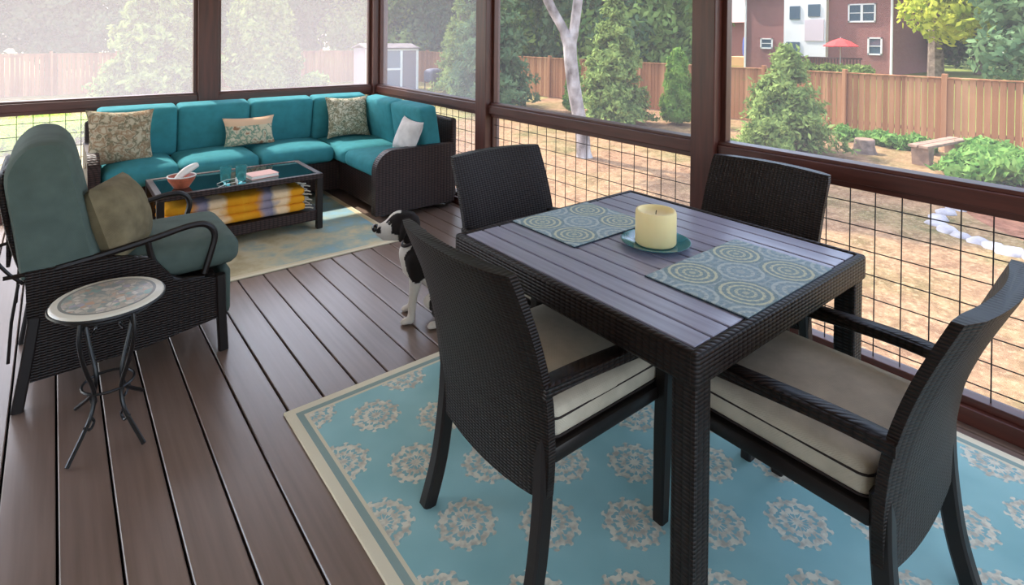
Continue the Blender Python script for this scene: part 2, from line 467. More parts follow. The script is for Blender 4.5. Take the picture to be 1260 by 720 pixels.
def ground_material():
    m = Mat('dry_lawn', 0.95, 0.05)
    a = m.noise(0.42, 5, rough=0.6); b = m.noise(3.5, 5, rough=0.7); X, Y, Z = m.coords()
    c = m.ramp(a, [(0.38, (82, 92, 46)), (0.46, (122, 104, 66)), (0.54, (142, 112, 82)), (0.64, (116, 82, 60))])
    far = m.ramp(b, [(0.40, (82, 60, 42)), (0.58, (156, 124, 94))])
    c = m.mix(0.45, c, far); lit = m.noise(16, 4, rough=0.7); c = m.mix((lit.gt(0.56)) * 0.5, c, (104, 78, 56)); c = m.mix((lit.lt(0.42)) * 0.4, c, (176, 150, 118))
    g = (Y - X * 0.45).gt(11.0)              # greener lawn behind the porch
    c = m.mix(g * 0.45, c, m.ramp(b, [(0.3, (108, 124, 56)), (0.7, (156, 148, 92))]))
    # mulch bed inside the stone edging
    dx = X - 13.0; dy = Y - 0.3
    bed = (dx * dx + dy * dy * 1.2).sqrt().lt(2.9)
    c = m.mix(bed * 0.8, c, m.ramp(m.noise(7, 5), [(0.35, (104, 62, 46)), (0.65, (152, 100, 80))]))
    beyond = X.gt(18.9)
    c = m.mix(beyond * 0.75, c, (112, 130, 56))
    m.color(c); m.bump(b, 0.5, 0.03); return m.m
M_ground = ground_material()
def fence_material():
    m = Mat('cedar_fence', 0.85, 0.1); x, y, z = m.coords()
    n = m.noise(1.0, 5, (3, 3, 0.4)); t = ((x + y) / 0.14).floor(); k = (t * 12.9898).sin() * 43758.5; k = k - k.floor()
    m.color(m.ramp(n * 0.55 + k * 0.45, [(0.2, (122, 80, 53)), (0.5, (150, 104, 72)), (0.8, (174, 130, 94))])); return m.m
M_fence = fence_material()
def brick_material():
    m = Mat('red_brick', 0.9, 0.1); m.coords()
    mp = m.nt.nodes.new('ShaderNodeMapping'); mp.inputs['Rotation'].default_value = (PI / 2, 0, 0)
    mp.inputs['Rotation'].default_value = (0, 0, 0)
    x, y, z = m.coords(); cb = m.nt.nodes.new('ShaderNodeCombineXYZ'); m.link(x + y, cb.inputs[0]); m.link(z, cb.inputs[1])
    b = m.nt.nodes.new('ShaderNodeTexBrick'); b.inputs['Scale'].default_value = 4.0
    b.inputs['Color1'].default_value = lin((128, 74, 72)); b.inputs['Color2'].default_value = lin((150, 90, 86)); b.inputs['Mortar'].default_value = lin((184, 160, 150))
    b.inputs['Mortar Size'].default_value = 0.02
    m.nt.links.new(cb.outputs[0], b.inputs['Vector']); m.color(b.outputs['Color']); return m.m
M_brick = brick_material()
M_white = plain('white_trim', (236, 234, 232), 0.6)
M_pane = plain('window_glass', (84, 104, 118), 0.1, 0.6)
M_roof = plain('roof_shingle', (120, 112, 110), 0.9, 0.1, var=0.15, nscale=4)
M_pinkroof = plain('clay_gutter', (176, 146, 138), 0.8)
M_redumb = plain('red_canvas', (222, 74, 72), 0.8, 0.2)
M_stone = plain('pale_stone', (158, 154, 158), 0.9, 0.1, var=0.12, nscale=5)
M_benchwood = plain('weathered_wood', (140, 114, 97), 0.85, 0.1, var=0.15, nscale=5)
M_shedwall = plain('shed_panel', (150, 138, 146), 0.7)
M_blueplastic = plain('blue_plastic', (54, 84, 160), 0.5)
M_greymetal = plain('grey_metal', (128, 136, 150), 0.5)

# ------------------------------------------------------------------ porch shell
XW = 2.82; YB = 5.92                      # right and back wall planes
X0, X1, Y0, Y1 = -2.2, 2.93, -2.2, 6.02
CH = 2.62
planks = []
k = -16
x = 0.0117 - 0.1433 * 16
while x < X1 - 0.02:
    a = max(x + 0.0035, X0); b = min(x + 0.1433 - 0.0035, X1)
    if b - a > 0.02: planks.append(bbox(a, b, Y0, Y1, -0.026, 0.0, 0.003, 1))
    x += 0.1433
planks = join(*planks)
o = struct('floor', planks, M_deck, 'brown composite deck boards running the length of the porch')
struct('joist', box(X0, X1, Y0, Y1, -0.22, -0.028), M_under, 'dark deck substructure', parent=o)
struct('ceiling', join(box(X0 - .1, X1 + .33, Y0 - .1, Y1 + .42, CH, CH + 0.09)), M_ceil, 'porch roof soffit')
struct('wall_left_blocker', box(X0 - .12, X0, Y0, 3.4, 0, CH), M_siding, 'unseen wall added left of the camera to darken that side')  # added out of view, blocks light so near-left faces stay dark
PW = 0.072
postsR = [(-0.17, PW), (1.765, PW), (3.83, PW)]
tn = [0]
def trim(g, mat, label):
    tn[0] += 1; return struct('trim_%d' % tn[0], g, mat, label)
trim(bbox(XW - .075, XW + .085, Y0, Y0 + .14, -0.2, CH, .006), M_post, 'stained porch post behind the camera')
for yy, w in postsR:
    trim(bbox(XW - .075, XW + .075, yy - w, yy + w, 0.0, CH, .006), M_post,
         {-0.17: 'stained porch post just outside the right edge', 1.765: 'thick dark stained porch post behind the dining table', 3.83: 'stained porch post between sofa and dining table'}[yy])
trim(bbox(XW - .075, XW + .095, YB - .075, YB + .095, 0.0, CH, .006), M_post, 'stained corner post behind the sofa')
for xx, t in ((1.12, 'stained porch post behind the middle of the sofa'), (-0.55, 'stained porch post at the left edge'), (-2.1, 'stained porch post at the far left corner')):
    trim(bbox(xx - .085, xx + .085, YB - .06, YB + .075, 0.0, CH, .006), M_post, t)
spansR = [(Y0 + .14, -0.17 - PW), (-0.17 + PW, 1.765 - PW), (1.765 + PW, 3.83 - PW), (3.83 + PW, YB - .075)]
spansB = [(-2.1 + .085, -0.55 - .085), (-0.55 + .085, 1.12 - .085), (1.12 + .085, XW - .075)]
namR = ['bay beyond the right edge', 'right bay beside the near dining chair', 'middle bay behind the dining table', 'bay beside the sofa']
namB = ['far left bay', 'back left bay behind the sofa', 'back right bay behind the sofa']
def wire(y0, y1, z0, z1, along):
    g = []; r = 0.0026
    n = int((y1 - y0) / 0.1016); off = ((y1 - y0) - n * 0.1016) / 2
    if along == 'y':
        for i in range(n + 1):
            yy = y0 + off + i * 0.1016; g.append(tube([(0, yy, z0), (0, yy, z1)], r, 5))
        zz = z0 + 0.05
        while zz < z1: g.append(tube([(0.005, y0, zz), (0.005, y1, zz)], r, 5)); zz += 0.1025
    else:
        for i in range(n + 1):
            yy = y0 + off + i * 0.1016; g.append(tube([(yy, 0, z0), (yy, 0, z1)], r, 5))
        zz = z0 + 0.05
        while zz < z1: g.append(tube([(y0, 0.005, zz), (y1, 0.005, zz)], r, 5)); zz += 0.1025
    return join(*g)
RB, RT = 0.852, 0.937
for i, (a, b) in enumerate(spansR):
    trim(join(bbox(XW - .045, XW + .045, a, b, RB, RT - .018, .004), bbox(XW - .03, XW + .045, a, b, RT - .018, RT, .003), bbox(XW - .02, XW + .05, a, b, RB - .03, RB, .003)), M_railR, 'stained middle rail, ' + namR[i])
    trim(join(bbox(XW - .05, XW + .045, a, b, 0.0, .065, .004), bbox(XW - .02, XW + .045, a, b, .065, .095, .003)), M_railR, 'stained bottom rail, ' + namR[i])
    trim(bbox(XW - .05, XW + .05, a, b, CH - .24, CH, .004), M_railR, 'stained header beam, ' + namR[i])
    trim(join(bbox(XW - .01, XW + .04, a, a + .03, RT, CH - .24, .003), bbox(XW - .01, XW + .04, b - .03, b, RT, CH - .24, .003), bbox(XW - .01, XW + .04, a, a + .022, .095, RB - .03, .003), bbox(XW - .01, XW + .04, b - .022, b, .095, RB - .03, .003)), M_post, 'stained screen frame, ' + namR[i])
    trim(mv(wire(a + .022, b - .022, .09, RB - .02, 'y'), (XW + .005, 0, 0)), M_wire, 'black square wire grid panel, ' + namR[i])
    struct('window_%d' % (i + 1), join(box(XW + .028, XW + .030, a + .01, b - .01, RT - .005, CH - .23), box(XW + .028, XW + .030, a + .01, b - .01, .085, RB - .02)), M_screenB if i == 3 else M_screen, 'insect screen, ' + namR[i])
for i, (a, b) in enumerate(spansB):
    trim(join(bbox(a, b, YB - .045, YB + .045, RB, RT - .018, .004), bbox(a, b, YB - .03, YB + .045, RT - .018, RT, .003), bbox(a, b, YB - .02, YB + .05, RB - .03, RB, .003)), M_railB, 'stained middle rail, ' + namB[i])
    trim(join(bbox(a, b, YB - .05, YB + .045, 0.0, .065, .004), bbox(a, b, YB - .02, YB + .045, .065, .095, .003)), M_railB, 'stained bottom rail, ' + namB[i])
    trim(bbox(a, b, YB - .05, YB + .05, CH - .24, CH, .004), M_railB, 'stained header beam, ' + namB[i])
    trim(join(bbox(a, a + .03, YB - .01, YB + .04, RT, CH - .24, .003), bbox(b - .03, b, YB - .01, YB + .04, RT, CH - .24, .003), bbox(a, a + .022, YB - .01, YB + .04, .095, RB - .03, .003), bbox(b - .022, b, YB - .01, YB + .04, .095, RB - .03, .003)), M_post, 'stained screen frame, ' + namB[i])
    trim(mv(wire(a + .022, b - .022, .09, RB - .02, 'x'), (0, YB + .005, 0)), M_wire, 'black square wire grid panel, ' + namB[i])
    struct('window_%d' % (i + 5), join(box(a + .01, b - .01, YB + .028, YB + .030, RT - .005, CH - .23), box(a + .01, b - .01, YB + .028, YB + .030, .085, RB - .02)), M_screenB, 'insect screen, ' + namB[i])

# ------------------------------------------------------------------ rugs
def rug(name, x0, x1, y0, y1, org, mat, label):
    g = bbox(x0, x1, y0, y1, 0.0005, 0.010, 0.003, 1)
    o = obj(name, g, mat, world=org, loc=org); tag(o, label, 'rug'); return o
rug('area_rug', 0.705, 2.68, -0.915, 2.285, (0.705, 2.285, 0), M_rug, 'blue rug with cream medallions under the dining table')
rug('area_rug', 0.35, 2.0, 3.70, 5.9, (0.35, 3.70, 0), M_rug2, 'faded blue and beige rug under the coffee table')

# ------------------------------------------------------------------ dining table
TX0, TX1, TY0, TY1 = 1.19, 2.22, 0.77, 1.82; TH = 0.74
TZ = 0.0105
t = thing('dining_table', 'square dark dining table with slatted top and woven edge, on the blue rug', 'table', ((TX0 + TX1) / 2, (TY0 + TY1) / 2, 0.0))
org = tuple(t.location)
ns = 12; wS = (TX1 - TX0 - 0.06) / ns
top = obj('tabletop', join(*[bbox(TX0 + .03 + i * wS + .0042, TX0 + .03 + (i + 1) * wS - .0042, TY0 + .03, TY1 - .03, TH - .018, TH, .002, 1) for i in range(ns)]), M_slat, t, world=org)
obj('tabletop_backing', box(TX0 + .03, TX1 - .03, TY0 + .03, TY1 - .03, TH - .03, TH - .016), M_black, top, world=org)
def edge_ring(x0, x1, y0, y1, w, z0, z1, r):
    return join(bbox(x0, x1, y0, y0 + w, z0, z1, r, 3), bbox(x0, x1, y1 - w, y1, z0, z1, r, 3), bbox(x0, x0 + w, y0 + .01, y1 - .01, z0, z1, r, 3), bbox(x1 - w, x1, y0 + .01, y1 - .01, z0, z1, r, 3))
obj('apron', edge_ring(TX0, TX1, TY0, TY1, .03, TH - .085, TH + .003, .013), M_wick, t, smooth=True, world=org, )
for lx in (TX0 + .008, TX1 - .078):
    for ly in (TY0 + .008, TY1 - .078):
        obj('leg', bbox(lx, lx + .07, ly, ly + .07, TZ, TH - .03, .008, 2), M_wick, t, world=org)

# ------------------------------------------------------------------ dining chairs (local: faces +Y)
BW = 0.268
def back_panel(th=0.042):
    prof = smooth_path([(0, -.222, .315), (0, -.224, .44), (0, -.245, .60), (0, -.292, .76), (0, -.362, .925)], 5)
    rows = []; nx = 10
    for i, p in enumerate(prof):
        f = i / (len(prof) - 1)
        w = BW * (0.94 + 0.06 * min(1, f * 2.2)) * (1 if f < .97 else .985)
        drop = 0
        fr = []; bk = []
        for j in range(nx + 1):
            u = 2 * j / nx - 1
            cy = p[1] - 0.03 * (1 - u * u) * (0.3 + f)
            z = p[2] + (0.004 * (1 - u * u) if i == len(prof) - 1 else 0) - (0.03 * (1 - u * u) if i == 0 else 0)
            e = th / 2 * (1 if abs(u) < .99 else .55)
            fr.append((u * w, cy + e, z)); bk.append((u * w, cy - e, z))
        rows.append(fr + bk[::-1])
    return loft(rows)
def make_chair(label, loc, rz):
    t = thing('dining_chair', label, 'chair', loc, rz, 'dark wicker armchairs around the dining table')
    obj('backrest', back_panel(), M_wickB, t, smooth=True, angle=50)
    obj('seat_frame', bbox(-.25, .25, -.205, .25, .388, .432, .010), M_dark, t, smooth=True)
    c = obj('seat_cushion', cushion(-.235, .235, -.20, .262, .432, .525, .028, .014), M_seat, t, smooth=True, angle=180)
    def ring(z, k): 
        a, b0, b1, r = .236 - k, -.201 + k, .263 - k, .03
        P = []
        for cx, cy, s in ((a - r, b1 - r, 0), (-a + r, b1 - r, 1), (-a + r, b0 + r, 2), (a - r, b0 + r, 3)):
            for q in range(5):
                an = (s + q / 4) * PI / 2; P.append((cx + r * math.cos(an), cy + r * math.sin(an), z))
        return tube(P, .0035, 5, closed=True)
    obj('piping', join(ring(.493, .0), ring(.443, .002)), M_piping, c, smooth=True)
    for s in (-1, 1):
        obj('armrest', sweep(smooth_path([(s * .25, -.258, .606), (s * .262, -.12, .612), (s * .268, .08, .602), (s * .266, .215, .588), (s * .262, .25, .562), (s * .26, .255, .52)], 4), .05, .036), M_wick, t, smooth=True)
        obj('leg', sweep([(s * .26, .248, .55), (s * .255, .245, .30), (s * .25, .245, .0105)], [.045, .045, .038], [.045, .045, .038], up=(0, 1, 0)), M_dark, t)
        obj('leg', sweep(smooth_path([(s * .228, -.222, .47), (s * .232, -.228, .32), (s * .236, -.25, .15), (s * .242, -.288, .0105)], 4), .04, .046, up=(0, 1, 0)), M_dark, t)
    return t
ch = make_chair('dark wicker armchair at the left side of the table, nearest its back to the camera', (1.215, 1.315, 0), -PI / 2)
dup(ch, (1.69, 0.69, 0), 0.0, 'dark wicker armchair in the right foreground, its cream seat in full view')
dup(ch, (1.715, 1.885, 0), PI, 'dark wicker armchair at the far side of the table, beside the sofa arm')
dup(ch, (2.165, 1.285, 0), PI / 2, 'dark wicker armchair between the table and the thick porch post')

# ------------------------------------------------------------------ on the table
for (a, b, c, d, lab) in ((1.447, 1.885, 1.435, 1.795, 'mosaic patterned placemat at the far side of the table, behind the candle'), (1.452, 1.985, .785, 1.132, 'mosaic patterned placemat at the near side of the table, in front of the candle')):
    org = ((a + b) / 2, (c + d) / 2, TH + .0005)
    t = thing('placemat', lab, 'placemat', org, 0, 'placemats on the dining table')
    obj('mat_face', bbox(a + .004, b - .004, c + .004, d - .004, TH + .0035, TH + .007, .001, 1), M_mat, t, world=org)
    obj('mat_border', bbox(a, b, c, d, TH + .001, TH + .0045, .001, 1), M_matedge, t, world=org)
cc = (1.705, 1.28)
o = obj('candle_plate', lathe([(0.0, .002), (.07, .002), (.085, .006), (.122, .017), (.124, .020), (.120, .020), (.084, .010), (.07, .008), (.0, .008)], 40), M_tealglass, smooth=True, loc=(cc[0], cc[1], TH + .0005))
tag(o, 'teal glass saucer under the candle on the table', 'plate')
t = thing('pillar_candle', 'thick cream pillar candle on a teal saucer', 'candle', (cc[0], cc[1], TH + .009))
obj('wax', lathe([(0, 0), (.068, 0), (.073, .006), (.073, .112), (.070, .120), (.064, .121), (.058, .112), (.04, .106), (0, .104)], 40), M_candle, t, smooth=True, angle=60)
obj('candle_wick', tube([(0, 0, .1035), (.001, 0, .112), (.003, 0, .118)], .0016, 6), M_wick3, t)

# ------------------------------------------------------------------ sectional sofa
SO = (1.45, 5.3, 0)
sofa = thing('sectional_sofa', 'dark wicker corner sofa with teal cushions along the back screens', 'sofa', SO)
def sp(name, g, mat, parent=None, **kw): return obj(name, g, mat, parent or sofa, world=SO, **kw)
SB = 0.0115
sp('base', join(bbox(.20, 2.75, 5.06, 5.80, .07, .33, .01), bbox(2.05, 2.75, 4.21, 5.07, .07, .33, .01)), M_wick2)
for px, py in ((.22, 5.09), (.22, 5.74), (1.35, 5.09), (2.07, 4.24), (2.68, 4.24), (2.68, 5.74)):
    sp('foot', bbox(px, px + .05, py, py + .05, SB, .075, .004), M_black)
sp('backrest', join(bbox(.20, 2.78, 5.755, 5.815, .07, .76, .02), bbox(2.715, 2.772, 4.21, 5.78, .07, .76, .02)), M_wick2)
def arm_profile(f0, f1, z1):
    P = [(f0, .05)]; 
    for q in range(9):
        an = PI - q / 8 * PI / 2; P.append((f0 + .17 + .17 * math.cos(an), z1 - .17 + .17 * math.sin(an)))
    P += [(f1, z1 - .01), (f1, .05)]; return P
sp('armrest', prism([(a, b) for a, b in arm_profile(4.985, 5.76, .60)], 'x', .19, .265), M_wick2, smooth=True, angle=30)
sp('armrest', prism(arm_profile(1.985, 2.72, .562), 'y', 4.17, 4.245), M_wick2, smooth=True, angle=30)
for a, b in ((.272, .762), (.766, 1.345), (1.349, 1.985)):
    sp('seat_cushion', cushion(a, b, 4.99, 5.56, .335, .485, .055, .035), M_teal, smooth=True, angle=180)
for a, b in ((4.25, 4.82), (4.825, 5.56)):
    sp('seat_cushion', cushion(1.99, 2.57, a, b, .335, .47, .05, .03), M_teal, smooth=True, angle=180)
def leaned(a, b, yb, zt=.885):
    g = cushion(a, b, 0, .42, -.085, .085, .032, .016, crown_lo=.02)       # lying, then stood up
    g = rot(g, 'X', PI / 2 + .16); 
    return mv(g, (0, yb, zt - .42))
for a, b in ((.27, .815), (.82, 1.383), (1.388, 1.95), (1.955, 2.50)):
    sp('back_cushion', leaned(a, b, 5.60), M_teal, smooth=True, angle=180)
def leaned_r(a, b, xb, zt):
    g = leaned(-(b - a) / 2, (b - a) / 2, 0, zt); g = rot(g, 'Z', -PI / 2); return mv(g, (xb, (a + b) / 2, 0))
for a, b in ((4.255, 4.82), (4.825, 5.42)):
    sp('back_cushion', leaned_r(a, b, 2.57, .875), M_teal, smooth=True, angle=180)

def put_pillow(name, w, h, th, mat, loc, rz, lean, label, roll=0, pinch=.12):
    g = rot(pillow(w, h, th, pinch=pinch), 'Y', roll); g = rot(g, 'X', lean); g = rot(g, 'Z', rz)
    zmin = min(p[2] for p in g[0]); g = mv(g, (0, 0, -zmin))
    o = obj(name, g, mat, smooth=True, angle=180, loc=loc); tag(o, label, 'pillow'); return o
put_pillow('throw_pillow', .45, .43, .16, M_floral, (.405, 5.27, .462), .16, -.24, 'brown floral square pillow at the left end of the sofa', .06)
put_pillow('lumbar_pillow', .43, .26, .13, M_lumbar, (1.35, 5.36, .498), .0, -.2, 'small oblong pillow with a peach top edge in the middle of the sofa')
put_pillow('throw_pillow', .42, .40, .15, M_floral2, (2.24, 5.33, .490), -.10, -.22, 'green and beige floral square pillow in the sofa corner')
put_pillow('throw_pillow', .30, .29, .13, M_palepillow, (2.36, 4.345, .483), -1.45, -.35, 'pale pillow leaning on the right arm of the sofa', .1)

# ------------------------------------------------------------------ coffee table
CO = (1.06, 4.56, 0)
ct = thing('coffee_table', 'low black coffee table with dark glass top and lower shelf', 'table', CO)
cx0, cx1, cy0, cy1, cz = .52, 1.605, 4.275, 4.845, .43
def cp(name, g, mat, parent=None, **kw): return obj(name, g, mat, parent or ct, world=CO, **kw)
tf = cp('top_frame', edge_ring(cx0, cx1, cy0, cy1, .04, cz - .04, cz, .006), M_wick2)
cp('glass', bbox(cx0 + .035, cx1 - .035, cy0 + .035, cy1 - .035, cz - .014, cz - .004, .002), M_smoke, tf)
cp('shelf', join(bbox(cx0 + .01, cx1 - .01, cy0 + .01, cy1 - .01, .075, .155, .008)), M_wick2)
for lx in (cx0, cx1 - .045):
    for ly in (cy0, cy1 - .045): cp('leg', bbox(lx, lx + .045, ly, ly + .045, .0115, cz - .03, .005), M_dark)
# folded throw on the shelf
BO = (1.05, 4.5, .156)
bl = thing('folded_blanket', 'orange, grey and cream folded throw on the coffee table shelf', 'blanket', BO)
gb = [mv(cushion(.57, 1.49, 4.31 + .01 * i, 4.78, .157 + .055 * i, .157 + .055 * i + .062, .03, .012), (0, 0, 0)) for i in range(3)]
obj('folds', join(*gb), M_throw, bl, smooth=True, angle=180, world=BO)
gf = []
for i in range(26):
    z = .165 + (i % 9) * .019; y = 4.34 + (i * 37 % 26) / 26 * .36
    gf.append(tube(smooth_path([(1.48, y, z + .01), (1.525, y + random.uniform(-.01, .01), z + .004), (1.548, y + random.uniform(-.02, .02), z - .004)], 3), .005, 5))
obj('fringe', join(*gf), M_fringe, bl, smooth=True, world=BO)
# things on the glass
ZG = cz + .0005
t = thing('decorative_bowl', 'small coral coloured bowl on the left of the coffee table', 'bowl', (.69, 4.47, ZG - .004))
obj('bowl', lathe([(0, 0), (.045, 0), (.05, .006), (.082, .055), (.088, .08), (.083, .08), (.076, .056), (.044, .012), (0, .01)], 32), M_bowl, t, smooth=True)
obj('rim', tube([(.086 * math.cos(q * PI / 16), .086 * math.sin(q * PI / 16), .08) for q in range(32)], .0045, 6, True), M_shell, t, smooth=True)
o = obj('scoop', join(tube(smooth_path([(-.05, -.02, .0), (.0, 0, .045), (.06, .02, .075), (.10, .03, .088)], 4), [.016 + .010 * math.sin(q / 12 * PI) for q in range(13)], 10)), M_shell, smooth=True, loc=(.695, 4.47, ZG + .045))
tag(o, 'pale spoon shaped object lying across the coral bowl', 'ornament')
def glass_at(x, y, lab):
    o = obj('drinking_glass', lathe([(0, 0), (.030, 0), (.033, .004), (.039, .105), (.0365, .105), (.031, .012), (0, .010)], 28), M_tumbler, smooth=True, loc=(x, y, ZG - .004)); tag(o, lab, 'glass', 'aqua glasses on the coffee table'); return o
g1 = glass_at(.965, 4.46, 'left one of two aqua tumblers on the coffee table')
g2 = g1.copy(); COL.objects.link(g2); g2.location = (1.062, 4.435, ZG - .004); g2['label'] = 'right one of two aqua tumblers on the coffee table'
t = thing('paperback_book', 'pink covered book lying flat beside the tumblers', 'book', (1.21, 4.47, ZG - .004), .15)
obj('cover', join(bbox(-.10, .10, -.075, .075, 0, .003, .001, 1), bbox(-.10, .10, -.075, .075, .022, .025, .001, 1)), M_book, t)
obj('pages', bbox(-.097, .097, -.072, .072, .003, .022, .001, 1), M_paper, t)
t = thing('eyeglasses', 'white framed glasses lying near the front edge of the coffee table', 'glasses', (1.01, 4.34, ZG - .004), PI / 2 - .12)
for s in (-1, 1):
    obj('rim', tube([(s * .032 + .024 * math.cos(q * PI / 8), .0, .021 + .018 * math.sin(q * PI / 8)) for q in range(16)], .0026, 6, True), M_shell, t, smooth=True)
    obj('temple', tube([(s * .056, 0, .028), (s * .058, .06, .024), (s * .052, .12, .004)], .0024, 6), M_shell, t, smooth=True)

# ------------------------------------------------------------------ recliner (faces +X)
RO = (.27, 3.26, 0)
rc = thing('recliner_armchair', 'grey teal cushioned dark wicker recliner at the left, facing the dog', 'chair', RO)
def rp(name, g, mat, parent=None, **kw): return obj(name, g, mat, parent or rc, world=RO, **kw)
YN, YF = 2.93, 3.59
for y in (YN, YF - .03):
    rp('side_panel', prism([(-.085, .545), (.20, .545), (.345, .50), (.43, .385), (.60, .355), (.60, .16), (.30, .115), (-.07, .105)], 'y', y, y + .03), M_wick, smooth=False)
rp('side_panel', bbox(-.08, -.05, YN + .03, YF - .03, .12, .52, .006), M_wick)
rp('seat_deck', bbox(-.05, .60, YN + .03, YF - .03, .31, .36, .008), M_wick)
rp('seat_cushion', rot(cushion(.02, .715, YN + .045, YF - .045, .362, .50, .06, .03), 'Y', -.03, (.3, 3.2, .4)), M_grey, smooth=True, angle=180)
# tall rounded back cushion
bp = [(-.10, .50), (.145, .50), (.118, .66), (.082, .84), (.052, .98), (.02, 1.035), (-.035, 1.05), (-.09, 1.03), (-.135, .97), (-.15, .89), (-.125, .70)]
def back_cush(poly, y0, y1):
    pts = smooth_path([(a, 0, b) for a, b in poly] + [(poly[0][0], 0, poly[0][1])], 4)[:-1]
    cxm = sum(p[0] for p in pts) / len(pts); czm = sum(p[2] for p in pts) / len(pts); rows = []
    n = 24
    for i in range(n + 1):
        u = i / n; e = abs(2 * u - 1)
        k = (1 - .10 * max(0, (e - .84) / .16) ** 2.0)
        bl = .03 * (1 - e * e)
        rows.append([(cxm + (p[0] - cxm) * k + (bl if p[0] > cxm else 0), y0 + (y1 - y0) * u, czm + (p[2] - czm) * (1 - .05 * max(0, (e - .84) / .16) ** 2.0)) for p in pts])
    return loft(rows)
rp('back_cushion', back_cush(bp, YN + .01, YF - .01), M_grey, smooth=True, angle=60)
rp('back_frame', join(tube(smooth_path([(-.05, YN + .06, .40), (-.115, YN + .06, .62), (-.15, YN + .06, .80), (-.155, YN + .08, .88), (-.155, YN + .16, .92), (-.155, YF - .16, .92), (-.155, YF - .08, .88), (-.15, YF - .06, .80), (-.115, YF - .06, .62), (-.05, YF - .06, .40)], 5), .013, 8), bbox(-.145, -.132, YN + .09, YF - .09, .55, .85, .004)), M_wick, smooth=True)
for y, nm in ((YN + .012, 'near'), (YF - .012, 'far')):
    rp('armrest', join(tube(smooth_path([(.01, y, .535), (.17, y, .555), (.34, y, .583), (.49, y, .612), (.56, y, .602), (.592, y, .55), (.575, y, .47), (.548, y, .38)], 5), .0145, 8),
                       tube(smooth_path([(.325, y, .578), (.345, y, .49), (.385, y, .42), (.45, y, .375), (.548, y, .36)], 5), .0125, 8)), M_dark, smooth=True)
    rp('leg', sweep([(.615, y, .36), (.62, y, .18), (.63, y, .0115 if y > 3.58 else .001)], .04, .04, up=(0, 1, 0)), M_dark)
    rp('leg', sweep([(-.055, y, .36), (-.08, y, .18), (-.108, y, .0115 if y > 3.58 else .001)], .04, .04, up=(0, 1, 0)), M_dark)
    rp('recline_bracket', join(tube(smooth_path([(-.19, y, .66), (-.165, y, .60), (-.13, y, .545), (-.09, y, .50)], 4), .007, 6), tube([(-.19, y, .66), (-.14, y, .67)], .007, 6), tube([(-.15, y, .535), (.0, y, .535)], .009, 6), tube([(-.105, y, .50), (-.125, y, .36), (-.135, y, .20)], .006, 6)), M_dark, smooth=True)
rp('footrest', cushion(.625, .68, YN + .08, YF - .08, .13, .355, .025, .0), M_grey, smooth=True, angle=180)
put_pillow('throw_pillow', .34, .34, .21, M_olive, (.235, 3.12, .50), 1.12, -.32, 'olive velvet square pillow on the recliner', .0, .0)

# ------------------------------------------------------------------ mosaic side table
ST = (.165, 2.62, 0)
st = thing('side_table', 'round mosaic topped side table on curled black iron legs', 'table', ST)
tt = obj('tabletop', lathe([(0, .478), (.170, .478), (.178, .482), (.180, .49), (.176, .497), (.170, .5), (0, .5)], 48), M_mosaic, st, smooth=True, angle=35)
obj('rim', tube([(.180 * math.cos(q * PI / 24), .180 * math.sin(q * PI / 24), .486) for q in range(48)], .006, 6, True), M_black, st, smooth=True)
for an in (-2.2, -1.12, .94, 2.02):
    P = smooth_path([(.15, 0, .476), (.158, 0, .40), (.13, 0, .30), (.085, 0, .20), (.08, 0, .15), (.10, 0, .10), (.145, 0, .06), (.185, 0, .03), (.215, 0, .007)], 5)
    Q = smooth_path([(.155, 0, .42), (.12, 0, .455), (.075, 0, .44), (.07, 0, .41), (.095, 0, .40)], 4)
    R = smooth_path([(.13, 0, .085), (.10, 0, .06), (.08, 0, .075), (.09, 0, .095)], 4)
    obj('leg', rot(join(tube(P, .0075, 8), tube(Q, .005, 6), tube(R, .005, 6)), 'Z', an), M_black, st, smooth=True)
obj('stretcher', tube([(.082 * math.cos(q * PI / 12), .082 * math.sin(q * PI / 12), .175) for q in range(24)], .005, 6, True), M_black, st, smooth=True)
obj('apron_ring', tube([(.15 * math.cos(q * PI / 16), .15 * math.sin(q * PI / 16), .462) for q in range(32)], .005, 6, True), M_black, st, smooth=True)

# ------------------------------------------------------------------ dog (local: faces +X), sitting
def fur_material():
    m = Mat('short_fur', 0.8, 0.2); at = m.nt.nodes.new('ShaderNodeVertexColor'); at.layer_name = 'fur'
    m.color(m.mix(m.noise(60, 3) * 0.12, at.outputs['Color'], (60, 54, 50))); m.bump(m.noise(160, 3), 0.3, 0.003); return m.m
M_fur = fur_material()
M_nose = plain('dog_nose', (14, 12, 12), 0.25, 0.6); M_eye = plain('dog_eye', (24, 14, 10), 0.08, 0.7); M_collar = plain('dark_collar', (40, 30, 34), 0.6)
def limb(bm, pts):
    for (a, ra), (b, rb) in zip(pts[:-1], pts[1:]):
        a = Vector(a); b = Vector(b); n = max(2, int((b - a).length / (min(ra, rb) * .35)) + 1)
        for i in range(n + 1):
            t = i / n; p = a.lerp(b, t); r = ra + (rb - ra) * t
            bmesh.ops.create_icosphere(bm, subdivisions=2, radius=r, matrix=Matrix.Translation(p))
